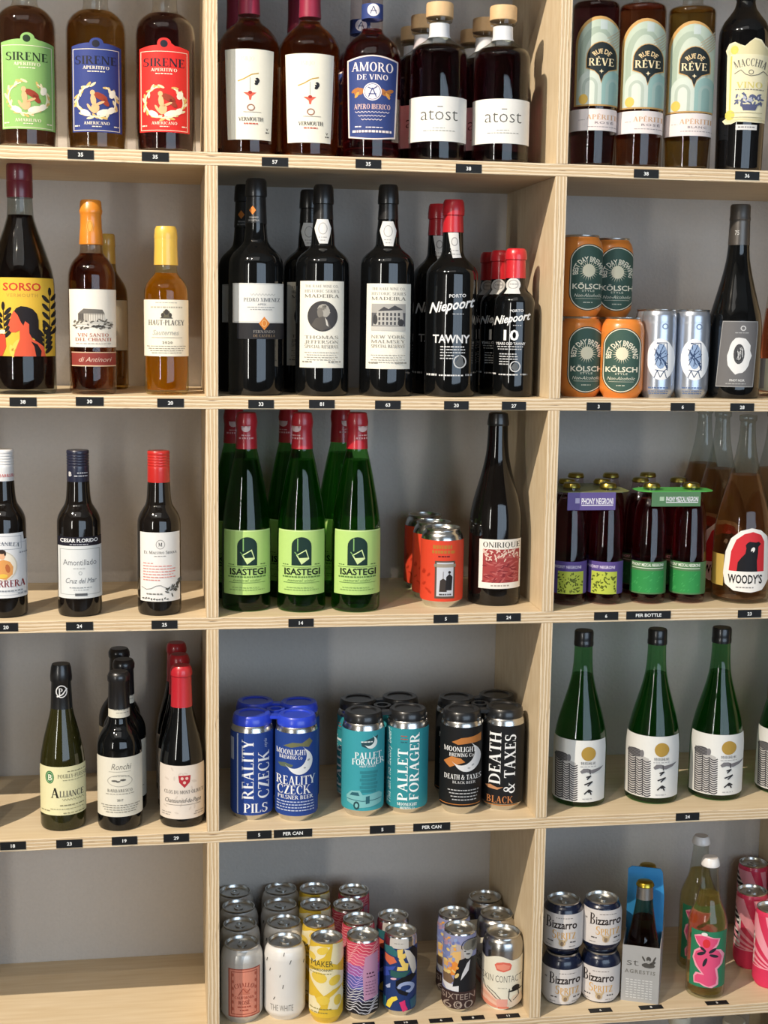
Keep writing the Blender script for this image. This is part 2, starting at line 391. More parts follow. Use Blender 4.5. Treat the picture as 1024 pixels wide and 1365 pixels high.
    def text(s, tx, cx, cy, h, col, wd=None, st='', rot=0, arc=None, slope=0):
        w_, v, ts = serif(tx) if 'S' in st else sans(tx, st)
        if not v: return
        kx = h if wd is None else wd / w_; c_, s_ = math.cos(math.radians(rot)), math.sin(math.radians(rot)); P = []
        for a, b in v:
            x, y = (a - w_ / 2) * kx, (b - .5) * h + slope * (a - w_ / 2) * kx
            if arc:
                th = x / arc; P.append((cx + (arc + y) * math.sin(th), cy + arc - (arc + y) * math.cos(th)))
            else: P.append((cx + x * c_ - y * s_, cy - (x * s_ + y * c_)))
        s._put([[P[i] for i in t] for t in ts], col)
    def micro(s, x0, x1, y, h, col, seed=0):
        rn = random.Random(seed + int(y * 7)); x = x0; q = []
        while x < x1 - .5:
            l = min(rn.uniform(1.5, 4.5), x1 - x); q.append([(x, y), (x + l, y), (x + l, y + h), (x, y + h)]); x += l + rn.uniform(.6, 1.2)
        s._put(q, col)
    def build(s, name='label'):
        t = s.t; V = []; N = []; F = []; FM = []; key = {}
        zs = [z for f in s.F for _, z in f[0]]
        rr = [t.rz(z) for z in (min(zs), (min(zs) + max(zs)) / 2, max(zs))]; curved = max(rr) - min(rr) > 3e-4
        for pl, mi, ly in s.F:
            a0 = min(p[0] for p in pl); a1 = max(p[0] for p in pl); parts = []
            for k in range(math.floor(a0 / CELL), math.ceil(a1 / CELL - 1e-9) or 0):
                q = pl
                if a0 < k * CELL: q = _clip(q, 0, k * CELL, 1)
                if q and a1 > (k + 1) * CELL: q = _clip(q, 0, (k + 1) * CELL, -1)
                if len(q) > 2: parts.append(q)
            if curved:
                p2 = []; st = .0022
                for q in parts:
                    z0 = min(p[1] for p in q); z1 = max(p[1] for p in q)
                    for k in range(math.floor(z0 / st), math.ceil(z1 / st)):
                        e = q
                        if z0 < k * st: e = _clip(e, 1, k * st, 1)
                        if e and z1 > (k + 1) * st: e = _clip(e, 1, (k + 1) * st, -1)
                        if len(e) > 2: p2.append(e)
                parts = p2
            for q in parts:
                ids = []
                for a, z in q:
                    kk = (round(a, 4), round(z, 6), ly)
                    if kk not in key:
                        key[kk] = len(V); r = t.rz(z) + s.off + ly * 5e-5; an = s.az + a
                        V.append((r * math.sin(an), -r * math.cos(an), z)); N.append((math.sin(an), -math.cos(an), 0))
                    i = key[kk]
                    if i not in ids: ids.append(i)
                if len(ids) > 2:
                    ar = sum(q[i - 1][0] * q[i][1] - q[i][0] * q[i - 1][1] for i in range(len(q)))
                    F.append(ids if ar > 0 else ids[::-1]); FM.append(mi)
        me = bpy.data.meshes.new(name); me.from_pydata(V, [], F)
        for m in s.M: me.materials.append(m)
        me.polygons.foreach_set('material_index', FM); me.polygons.foreach_set('use_smooth', [True] * len(F)); me.update()
        me.normals_split_custom_set_from_vertices(N)
        return link(name, me, t.root)
class Board(Art):
    """print on a flat upright or lying board given by origin o, right vector u, up vector v (metres), normal n"""
    def __init__(s, o, u, v, n):
        s.F = []; s.M = []; s.layer = 0; s.o, s.u, s.v, s.n = map(Vector, (o, u, v, n)); s.yref = 0
    def A(s, x): return x
    def Z(s, y): return y
    def build(s, name, parent=None, origin=(0, 0, 0)):
        V = []; F = []; FM = []
        for pl, mi, ly in s.F:
            o = len(V)
            for a, b in pl: V.append(tuple(s.o + s.u * a - s.v * b + s.n * (ly * 4e-5) - Vector(origin)))
            ar = sum(pl[i - 1][0] * pl[i][1] - pl[i][0] * pl[i - 1][1] for i in range(len(pl)))
            ids = list(range(o, o + len(pl))); F.append(ids[::-1] if ar > 0 else ids); FM.append(mi)
        return mesh(name, V, F, s.M, FM, smooth=False)
# ---------------------------------------------------------------- bottles and cans
class Turned:
    def zaxis(s, py): return ony(s._cx(py), py, s.Y).z - s.z
    def _cx(s, py): return s.cx
def dense(pts, n=5):
    """smooth (r, z) points"""
    xs = [p[1] for p in pts]; ys = [p[0] for p in pts]; f = pchip(xs, ys); o = []
    for a, b in zip(xs, xs[1:]):
        k = 1 if abs(f(a) - f(b)) < 1e-5 else n
        o += [(f(a + (b - a) * i / k), a + (b - a) * i / k) for i in range(k)]
    return o + [(ys[-1], xs[-1])], f
class Bottle(Turned):
    def __init__(s, name, label, row, cx, wpx, prof, mat, y=None, pyb=None, group=None, cat='bottle', liq=None, level=None, basew=None, neck_open=False, shell_name='glass_body', n=44):
        s.z = SH[row]; s.cx = cx
        if y is None:
            P = onz(cx, pyb, s.z); y = P.y + wpx / 2 * mpp(P)
        s.Y = y; s.X = place_x(cx, y, s.z); s.m = mpp((s.X, y, s.z))
        R = wpx / 2 * s.m; R0 = R if basew is None else basew / 2 * s.m
        pts = [(R0, .006)]
        for py, w_ in prof:
            zz = s.zaxis(py)
            if zz > pts[-1][1] + 1e-4: pts.append((w_ / 2 * mpp((s.X, s.Y, s.z + zz)), zz))
        body, f = dense(pts); s.rz = f; s.top = pts[-1][1]; s.R = R
        base = [(0, .004), (R0 * .55, .003), (R0 * .78, 0.0004), (R0 - .004, 0.0), (R0 - .0012, .0018)]
        s.root = thing(name, label, cat, (s.X, s.Y, s.z), group)
        if liq is None:
            s.body = link(shell_name, lathe_mesh(shell_name, base + body + [(0, s.top)], mat, n), s.root)
        else:
            s.body = link(shell_name, lathe_mesh(shell_name, base + body, mat, n), s.root)
            zl = s.zaxis(level) if level is not None else s.top
            g = .0016; inner = [(max(.001, r - g), z) for r, z in body if z < zl]
            inner = [(0, .009), (R0 * .5, .0085), (R0 * .8, .007), (R0 - .004, .0068)] + [p for p in inner if p[1] > .007] + [(max(.001, f(zl) - g), zl), (0, zl)]
            link('liquid', lathe_mesh('liquid', inner, liq, n), s.root)
    def lathe(s, name, pts, mat, parent=None, n=36, angle=38, solid=True):
        if name == 'capsule' and len(pts) > 6: pts = [(py, w_ + (1.1 if i in (len(pts) - 4, len(pts) - 3) else 0)) for i, (py, w_) in enumerate(pts)]   # the lip of the bottle under the foil
        p = [(w_ / 2 * s.m, s.zaxis(py)) for py, w_ in pts]
        if solid: p = [(0, p[0][1])] + p + [(0, p[-1][1])]
        return link(name, lathe_mesh(name, p, mat, n, angle), parent or s.root)
    def art(s, lc=None, off=.0003): return Art(s, lc, None, off)
CANS = {'std': (.033, .122, .0262), 'tall': (.033, .157, .0262), 'slim': (.0266, .135, .0240), 'sleek': (.0288, .148, .0255), 'stub': (.0322, .085, .0255)}
class Can(Turned):
    def __init__(s, name, label, row, cx, kind, body, y=None, pyb=None, group=None, dz=0.0, cat='can', lid=True, tab_rot=0.4):
        s.z = SH[row] + dz; s.cx = cx; R, H, L_ = CANS[kind]
        if y is None: P = onz(cx, pyb, s.z); y = P.y + R * .95
        s.Y = y; s.X = place_x(cx, y, s.z); s.R = R; s.H = H; s.dz = dz
        pts = [(R * .80, .0012), (R * .87, .005), (R * .965, .010), (R, .0145), (R, H - .0225), (R * .985, H - .0185), ((R + L_) / 2 + .0006, H - .0098), (L_ + .0004, H - .0045), (L_, H - .003)]
        b, f = dense(pts, 3); s.rz = f
        s.root = thing(name, label, cat, (s.X, s.Y, s.z), group)
        link('can_body', lathe_mesh('can_body', [(0, .006), (R * .5, .004), (R * .74, 0), (R * .78, 0)] + b, body), s.root)
        if lid:
            al = metalm('d5d5d2', .28)
            l_ = link('lid', lathe_mesh('lid', [(L_, H - .0034), (L_ + .0009, H - .002), (L_ + .0010, H - .0006), (L_ + .0002, H), (L_ - .0010, H - .0004), (L_ - .0016, H - .0040), (L_ - .003, H - .0062), (L_ - .0042, H - .0048), (L_ - .008, H - .0044), (0, H - .0044)], al, 40), s.root)
            c_, s_ = math.cos(tab_rot), math.sin(tab_rot); tv = []; tf = []
            # pull tab: rounded ring plate with a rivet
            o_ = [(.0075 * math.cos(a), .011 * math.sin(a) * (1 if math.sin(a) > 0 else .9)) for a in [6.2832 * k / 16 for k in range(16)]]
            i_ = [(.0045 * math.cos(a), .0045 * math.sin(a) + .004) for a in [6.2832 * k / 16 for k in range(16)]]
            for zz in (H - .0040, H - .0026):
                for ring in (o_, i_): tv += [(x * c_ - y_ * s_, x * s_ + y_ * c_, zz) for x, y_ in ring]
            for k in range(16):
                k2 = (k + 1) % 16
                tf += [(32 + k, 32 + k2, 48 + k2, 48 + k), (k2, k, 16 + k, 16 + k2), (k, k2, 32 + k2, 32 + k), (16 + k2, 16 + k, 48 + k, 48 + k2)]
            link('pull_tab', mesh('pull_tab', tv, tf, al, smooth=False), l_)
    def art(s, lc=None, off=.0002): return Art(s, lc, None, off)
# ================================================================ the room
def structure(name, me, parent=None):
    o = link(name, me, parent)
    if parent is None: o['kind'] = 'structure'
    return o
wallp = paint('bfb9b2', .85, var=.05, bump=.9, scale=190, spec=.2)
roomp = paint('6e6a65', .8, var=.05, bump=.3, scale=60, spec=.2)
floorp = paint('7b6a58', .45, var=.25, bump=.2, scale=9)
ceilp = paint('b5b2ab', .8, var=.04, bump=.2, scale=40)
framep = paint('3a3a3c', .4)
X0, X1, Y0, HC = -3.6, 4.0, -4.5, 4.0
structure('floor', boxmesh('floor', X0, X1, Y0, DEPTH + .1, -.1, 0, floorp))
structure('ceiling', boxmesh('ceiling', X0, X1, Y0, DEPTH + .1, HC, HC + .1, ceilp))
structure('wall_back', boxmesh('wall_back', X0, X1, DEPTH, DEPTH + .1, 0, HC, wallp))
structure('wall_left', boxmesh('wall_left', X0 - .1, X0, Y0, DEPTH + .1, 0, HC, roomp))
def holed(name, c0, c1, holes, h0, h1, top, m):
    """wall slab along x with window openings at the same height"""
    V = []; F = []
    def bx(p0, p1, z0, z1):
        o = len(V)
        for p in (p0, p1):
            for c in (c0, c1):
                for z in (z0, z1): V.append((p, c, z))
        F.extend([tuple(o + i for i in f) for f in [(0, 1, 3, 2), (4, 6, 7, 5), (0, 4, 5, 1), (2, 3, 7, 6), (0, 2, 6, 4), (1, 5, 7, 3)]])
    bx(X0, X1, 0, h0); bx(X0, X1, h1, top); e = X0
    for a0, a1 in holes: bx(e, a0, h0, h1); e = a1
    bx(e, X1, h0, h1)
    return structure(name, mesh(name, V, F, m, smooth=False))
holed('wall_front', Y0 - .1, Y0, [(-3.25, -2.85), (.05, 3.65)], .55, 2.85, HC, roomp)
structure('wall_right', boxmesh('wall_right', X1, X1 + .1, Y0, DEPTH + .1, 0, HC, roomp))
def window(n, axis, c, a0, a1, h0, h1, nb):
    w_ = .05; root = None
    def fr(p0, p1, z0, z1, nm, par):
        d0, d1 = c - .03, c + .03
        me = boxmesh(nm, p0, p1, d0, d1, z0, z1, framep) if axis == 'x' else boxmesh(nm, d0, d1, p0, p1, z0, z1, framep)
        return structure(nm, me, par)
    root = fr(a0, a1, h0, h0 + w_, 'window_%d' % n, None)
    fr(a0, a1, h1 - w_, h1, 'window_frame', root)
    for k in range(nb + 1):
        p = a0 + (a1 - a0 - w_) * k / nb; fr(p, p + w_, h0 + w_, h1 - w_, 'window_frame', root)
    pm = (boxmesh('pane', a0 + w_, a1 - w_, c - .003, c + .003, h0 + w_, h1 - w_, glass('f2f6f8')) if axis == 'x' else boxmesh('pane', c - .003, c + .003, a0 + w_, a1 - w_, h0 + w_, h1 - w_, glass('f2f6f8')))
    structure('pane', pm, root)
window(1, 'x', Y0 - .05, .05, 3.65, .55, 2.85, 3)
window(2, 'x', Y0 - .05, -3.25, -2.85, .55, 2.85, 1)
cp = structure('fill_light_panel', boxmesh('fill_light_panel', -2.0, .8, -3.5, -1.7, HC - .06, HC - .003, framep)); cp['label'] = 'flat unseen panel added on the ceiling for the fill light'  # unseen housing added above the fill light
# ---------------------------------------------------------------- spotlights on a ceiling track
def spot(loc, target, power, colour, radius, size, label):
    t = thing('track_spotlight', label, 'spotlight', loc, 'spotlights on the ceiling track')
    d = (Vector(target) - Vector(loc)).normalized(); q = d.to_track_quat('-Z', 'Y').to_matrix().to_4x4()
    hm = lathe_mesh('lamp_housing', [(.034, -.02), (.036, -.02), (.036, .05), (.03, .09), (0, .095)], framep, 28); hm.transform(q); link('lamp_housing', hm, t)
    rm = lathe_mesh('lamp_reflector', [(.033, -.018), (.026, .02), (.01, .034), (0, .036)], metalm('dcdcdc', .2), 28); rm.transform(q); link('lamp_reflector', rm, t)
    dz = HC - .025 - loc[2]
    link('stem', boxmesh('stem', -.006, .006, -.006, .006, .05, dz, framep), t)
    l = bpy.data.lights.new('spot_lamp', 'SPOT'); l.energy = power; l.color = colour; l.shadow_soft_size = radius; l.spot_size = math.radians(size); l.spot_blend = .5
    o = bpy.data.objects.new('spot_lamp', l); COL.objects.link(o); o.parent = t; o.rotation_euler = d.to_track_quat('-Z', 'Y').to_euler()
    o.location = d * .03
WARM = (1.0, .87, .71)
tr = link('ceiling_track', boxmesh('ceiling_track', -2.4, .9, -1.62, -1.58, HC - .026, HC - .001, framep)); tag(tr, 'black lighting track fixed along the ceiling', 'lighting track')
spot((-1.75, -1.6, 3.65), (.35, 0, 1.15), 660, WARM, .014, 62, 'spotlight at the left of the ceiling track aimed at the shelves')
spot((-1.0, -2.2, 3.68), (.2, 0, .9), 62, WARM, .016, 60, 'spotlight set forward of the ceiling track')
# ---------------------------------------------------------------- the shelving
unit = thing('shelving_unit', 'birch plywood cubby shelving full of bottles and cans', 'shelving', (0, 0, 0))
XL, XR = -W - TH, 2 * W
pz, px_ = plywood('z'), plywood('x')
for z in SH:
    me = boxmesh('shelf_board', XL - (XL + XR) / 2, XR - (XL + XR) / 2, -DEPTH / 2, DEPTH / 2, -TH / 2, TH / 2, pz, .0006)
    link('shelf_board', me, unit, ((XL + XR) / 2, DEPTH / 2, z - TH / 2))
hs = SH + [0.0 + TH]
for k in range(len(SH)):
    zt = SH[k] - TH; zb = SH[k + 1] if k + 1 < len(SH) else 0.0
    if zt - zb < .02: continue
    for xr in (-W, 0, W, 2 * W):
        h = zt - zb
        me = boxmesh('divider', -TH / 2, TH / 2, -DEPTH / 2, DEPTH / 2, -h / 2, h / 2, px_, .0006)
        link('divider', me, unit, (xr - TH / 2, DEPTH / 2, zb + h / 2))
# ---------------------------------------------------------------- price tags
TAGC = ink('17181a')
def price(row, x0, x1, y0, y1, s, label, top=False):
    z = SH[row]
    b = None
    if not top:
        P0, P1 = ony(x0, (y0 + y1) / 2, 0), ony(x1, (y0 + y1) / 2, 0); zc = (ony(x0, (y0 + y1) / 2, 0).z + P1.z) / 2
        xc = (P0.x + P1.x) / 2; wd = P1.x - P0.x; hh = .0122
        zc = min(max(zc, z - TH + hh / 2 + .0006), z - hh / 2 - .0006)
        o = (xc, -.0009, zc); b = Board(o, (1, 0, 0), (0, 0, 1), (0, -1, 0)); up = Vector((0, 0, 1)); base = boxmesh
        bm_ = boxmesh('tape', -wd / 2, wd / 2, 0, .0008, -hh / 2, hh / 2, TAGC)
    else:
        P0, P1 = onz(x0, (y0 + y1) / 2, z), onz(x1, (y0 + y1) / 2, z); xc = (P0.x + P1.x) / 2; wd = P1.x - P0.x; hh = .0122
        yc = max(.008, (P0.y + P1.y) / 2); o = (xc, yc, z + .0009); b = Board(o, (1, 0, 0), (0, 1, 0), (0, 0, 1))
        bm_ = boxmesh('tape', -wd / 2, wd / 2, -hh / 2, hh / 2, -.0008, 0, TAGC)
    h = .0052; w_ = sans(s, 'b')[0] * h
    b.text(s, 0, 0, h, 'e9ebea', min(w_ * 1.05, wd * .86), 'b')
    me = b.build('price_tag', origin=o)
    # one mesh: tape and its printed characters
    V = [tuple(v.co) for v in bm_.vertices]; F = [tuple(p.vertices) for p in bm_.polygons]; n = len(V)
    V += [tuple(v.co) for v in me.vertices]; F2 = [tuple(i + n for i in p.vertices) for p in me.polygons]
    mm = mesh('price_tag', V, F + F2, [TAGC, ink('e9ebea')], [0] * len(F) + [1] * len(F2), smooth=False)
    ob = link('price_tag', mm, None, o); tag(ob, label, 'price tag', 'price tags on the shelf edges'); return ob
# ================================================================ row 1
Y1 = .062
def sirene(cx, y, colr, liq, lx0, lx1, yt, yb, bump, label, name2):
    dy = y
    t = Bottle('aperitif_bottle', label, 1, cx, 79, [(46 + dy, 79), (34 + dy, 76), (25 + dy, 66), (18 + dy, 50), (14 + dy, 37), (8 + dy, 33), (-60 + dy, 31)], glass('f1f0ec'), y=Y1, group='long-necked aperitif bottles on the top row', liq=liquid(liq), level=17 + dy)
    t.lathe('stopper', [(-52 + dy, 26), (-58 + dy, 34), (-74 + dy, 34), (-76 + dy, 31)], foil('2a2522'))
    a = t.art((lx0 + lx1) / 2); c = (lx0 + lx1) / 2; cream = 'efe6cf'
    pts = [(lx0, yb), (lx0, yt + 2)] + [(lx0 + (c - 9 - lx0) * k / 5, yt + 2 - 4 * math.sin(k / 5 * 1.57)) for k in range(1, 6)] + [(c + 9 * math.cos(math.pi - math.pi * k / 8), bump + 7 - 7 * math.sin(math.pi * k / 8)) for k in range(9)] + [(lx1 - (lx1 - c - 9) * (1 - k / 5), yt - 2 + 4 * (1 - math.cos(k / 5 * 1.57))) for k in range(1, 6)] + [(lx1, yb)]
    a.poly(pts, colr); a.setup((yt + yb) / 2)
    dark = '20202c' if colr != '8db96c' else '20301f'
    a.ring(c, bump + 8, 5, 5, 5, dark, 14)
    a.frame(lx0 + 2, yt + 6, lx1 - 2, yb - 2, .7, cream)
    a.text('SIRENE', c, yt + 21, 11, dark, 54, 'S')
    a.text('APERITIVO', c, yt + 31, 4.2, cream, 34, 'S')
    a.micro(c - 11, c + 11, yt + 35.5, 1.3, cream)
    cy = (yt + yb) / 2 + 17
    rn = random.Random(int(cx)); L_ = []
    for k in range(26):
        th = math.radians(100 + 330 * k / 26); r_ = 22 + rn.uniform(-2, 2); L_.append((c + r_ * math.cos(th) * 1.12, cy - r_ * math.sin(th), 5, 1.7, math.degrees(th) + rn.choice((55, 120))))
    a.blobs(L_[::2], 'e9dcb0'); a.blobs(L_[1::2], 'd9b66c')
    a.ring(c, cy, 25, 22, 1.6, 'f1e8c8', 26, 110, 420)
    a.blobs([(c + 8, cy + 15, 9, 4, 20), (c + 18, cy + 12, 6, 4, 40), (c + 20, cy - 10, 6, 4, 70), (c - 14, cy + 16, 7, 4, -30)], 'f0ead6')
    a.blobs([(c + 5, cy - 6, 10, 4.5, -25), (c + 11, cy + 1, 7, 3.5, -50)], '9a3f2c')
    a.blobs([(c - 5, cy - 11, 3.2, 3.6, 0), (c - 4, cy - 1, 3.6, 8, 8), (c - 2, cy + 10, 5.5, 7, -20), (c + 4, cy + 3, 7, 1.8, 25), (c - 9, cy + 9, 1.8, 6, 30)], 'e7b483')
    a.text(name2, c, yb - 12, 4, cream, 33, 'S'); a.micro(c - 6, c + 6, yb - 8, 1.2, cream); a.micro(lx0 + 4, lx0 + 10, yb - 9, 1.6, cream); a.micro(lx1 - 10, lx1 - 4, yb - 9, 1.6, cream)
    a.build(); return t
sirene(37, -5, '8db96c', '62301a', 3, 70, 54, 172, 43, 'brown aperitif bottle with a green label showing a wreath', 'AMARILIVO')
sirene(130, 0, '33407f', '8a5414', 97, 160, 59, 176, 50, 'amber aperitif bottle with a blue label showing a wreath', 'AMERICANO')
sirene(221, 4, 'd92f2b', '451418', 187, 251, 62, 176, 50, 'dark aperitif bottle with a bright red label showing a wreath', 'AMERICANO')
# pale-labelled vermouths
def vermouth(cx, dy, label, y):
    t = Bottle('vermouth_bottle', label, 1, cx, 77, [(150 + dy, 79), (66 + dy, 80), (59 + dy, 78.4), (52 + dy, 73), (46 + dy, 65), (39 + dy, 53), (34 + dy, 41), (30 + dy, 33), (26 + dy, 29.5), (-50 + dy, 27)], glass('f1ece4'), y=y, group='rose amber vermouth bottles with red capsules', liq=liquid('b8601f'), level=26 + dy)
    t.lathe('capsule', [(21 + dy, 29.5), (18 + dy, 29.5), (0 + dy, 28), (-56 + dy, 28), (-58 + dy, 25)], foil('8e2740'))
    return t
def vermouth_label(t, x0, x1, y0, y1):
    a = t.art((x0 + x1) / 2); c = (x0 + x1) / 2 + 1
    a.poly([(x0, y0), (x1, y0), (x1 - 3, y1), (x0 + 3, y1)], 'ece8d8')
    a.text('isbjo', c - 3, y0 + 12, 7, 'd9d4c2', 18, 'S')
    a.line([(c - 16, y0 + 43), (c - 8, y0 + 40), (c + 2, y0 + 34), (c + 11, y0 + 32)], 1.6, 'b89a4e')
    a.line([(c, y0 + 38), (c, y0 + 55)], .5, '77706a')
    a.blobs([(c + 9, y0 + 42, 3.2, 4, 0), (c + 8, y0 + 46, 2.6, 2, 20)], '26252a'); a.blobs([(c + 7, y0 + 41, 1, 1, 0)], 'ece8d8')
    a.poly([(c - 9, y0 + 58), (c + 8, y0 + 58), (c + 2, y0 + 63), (c + 1, y0 + 68), (c - 1, y0 + 68), (c - 2, y0 + 63)], 'e0604c'); a.disc(c, y0 + 58, 2.6, 2.2, 'a8352f', 12)
    a.ring(c + 1, y0 + 78, 5.2, 4.6, 1.4, '9b6a55', 16); a.line([(c - 9, y0 + 84), (c + 14, y0 + 84)], .6, '8d857c')
    a.text('VERMOUTH', c + 1, y0 + 93.5, 5.2, '34302e', 32, 'S'); a.micro(c - 8, c + 10, y0 + 98.6, 1.8, 'c5614f')
    a.text('V', c + 22, y0 + 106.5, 3.4, '2b2a2a', 3, 'b'); a.micro(c + 20, c + 24.5, y0 + 110, 1.6, '3a3837')
    a.build()
v1 = vermouth(332, 0, 'rose amber vermouth bottle with white label beside the plywood divider', Y1); vermouth_label(v1, 301, 364, 65, 186)
v2 = vermouth(412, 4, 'rose amber vermouth bottle with white label next to the blue-labelled bottle', Y1); vermouth_label(v2, 381, 444, 71, 190)
dup(v1, 'rose vermouth bottle tucked behind the one nearest the divider', 316, .165)
dup(v2, 'rose vermouth bottle tucked behind the second vermouth bottle', 396, .17)
# red bottle with a navy label
t = Bottle('wine_aperitif_bottle', 'deep red aperitif bottle with a navy label and white lettering', 1, 494, 79, [(92, 79), (81, 78.2), (71, 74.5), (63, 68.5), (56, 58), (51, 46), (47, 36), (43, 30.5), (38, 29), (0, 28), (-40, 28)], glass('f3ecec'), y=Y1, group='deep red bottles with navy labels', liq=liquid('8a1420'), level=40)
t.lathe('stopper', [(-38, 24), (-40, 34), (-62, 34), (-64, 31)], foil('c8a67c'))
a = t.art(496); x0, x1, y0, y1 = 463, 530, 76, 183; c = 496.5
shape = lambda i: [(x0 + i, y0 + 3 + i)] + [(x0 + i + (x1 - x0 - 2 * i) * k / 8, y0 + i + 3 - 6 * math.sin(math.pi * k / 8)) for k in range(1, 8)] + [(x1 - i, y0 + 3 + i), (x1 - 3 - i, y1 - i)] + [(x1 - 3 - i - (x1 - x0 - 6 - 2 * i) * k / 8, y1 - i + 3 * math.sin(math.pi * k / 8)) for k in range(1, 8)] + [(x0 + 3 + i, y1 - i)]
a.poly(shape(0), 'e9d8d2'); a.poly(shape(1.8), '34457f')
a.text('AMORO', c, y0 + 13, 12, 'f2e6e4', 55, 'S', slope=-.02); a.text('DE VINO', c, y0 + 26.5, 7, 'f2e6e4', 41, 'S')
a.blobs([(c - 22 + k * 4, y0 + 44 + (k % 2) * 4, 6, 2.6, 30 - 25 * k) for k in range(3)] + [(c + 14 + k * 4, y0 + 45 + (k % 2) * 4, 6, 2.6, -30 + 25 * k) for k in range(3)], 'b0713c')
a.blobs([(c - 20, y0 + 50, 5, 2, 60), (c + 20, y0 + 51, 5, 2, -60)], 'd79a4c')
a.disc(c, y0 + 46, 12, 12, 'f0e8ea'); a.ring(c, y0 + 46, 10.6, 10.6, .7, '34457f'); a.lines([[(c - 5, y0 + 53), (c, y0 + 41), (c + 5, y0 + 53)], [(c - 5, y0 + 49), (c + 5, y0 + 49)], [(c - 6, y0 + 40), (c, y0 + 43), (c + 6, y0 + 39)]], 1.3, '34457f')
a.text('APERO IBERICO', c, y0 + 66, 6.5, 'e8c4bc', 47, 'S')
for k in range(3): a.lines([[(c - 22 + 4 * k + 2.2 * i, y0 + 73 + 5 * k + (1.1 if i % 2 else -.6)) for i in range(21 - 4 * k)]], .7, 'e6dde4')
a.micro(c - 22, c - 13, y0 + 92, 1.6, 'e6dde4'); a.micro(c - 8, c + 14, y0 + 93, 1.4, 'e6dde4'); a.micro(c - 25, c + 25, y0 + 97.5, 3, 'f0e2e0')
a.build(); am = t
a = t.art(494); a.band(4, 24, '34457f'); a.disc(498, 13, 8, 8.4, 'efe9ea'); a.lines([[(494, 18), (498, 8), (502, 18)], [(494, 14), (502, 14)]], 1.1, '2b3a6d'); a.build('neck_label')
dup(am, 'deep red bottle hidden behind the one with the navy label', 478, .17)
# clear-shouldered dark liqueurs with wooden stoppers
t = Bottle('liqueur_bottle', 'near-black liqueur bottle with pale wooden stopper beside the red bottle', 1, 582.5, 76, [(80, 76), (72, 74.5), (65, 66), (58, 46), (52, 31), (48, 27), (30, 26)], glass('eef1ee'), y=.06, group='dark liqueur bottles with wooden stoppers', liq=liquid('4a121e'), level=63)
t.lathe('glass_rim', [(31, 26), (30, 33), (25, 35), (24, 33)], glass('e8e6e0')); t.lathe('wooden_stopper', [(26, 22), (24.5, 35), (24, 36), (7, 36), (5, 34.5)], paint('d2b083', .6, var=.12, bump=.1, scale=120))
a = t.art(584); a.band(30, 49, 'd9dce0'); a.build('neck_label')
a = t.art(584)
a.rect(543, 128, 621.5, 188, 'e7e6e1'); a.text('atost', 585.5, 150.5, 19, '54544f', 48, 't'); a.rect(583, 141.4, 590, 142.4, '54544f')
a.micro(577, 593, 170, .8, '9a9a92'); a.micro(565, 606, 173.5, .9, '8a8a82'); a.build(); at = t
at2 = dup(t, 'near-black liqueur bottle with pale wooden stopper nearest the right divider', 666, .06)
dup(t, 'dark liqueur bottle directly behind the left wooden-stoppered one', 562, .146); dup(t, 'rearmost dark liqueur bottle of the left file', 548, .234)
dup(t, 'dark liqueur bottle directly behind the right wooden-stoppered one', 643, .146); dup(t, 'rearmost dark liqueur bottle of the right file', 626, .234)
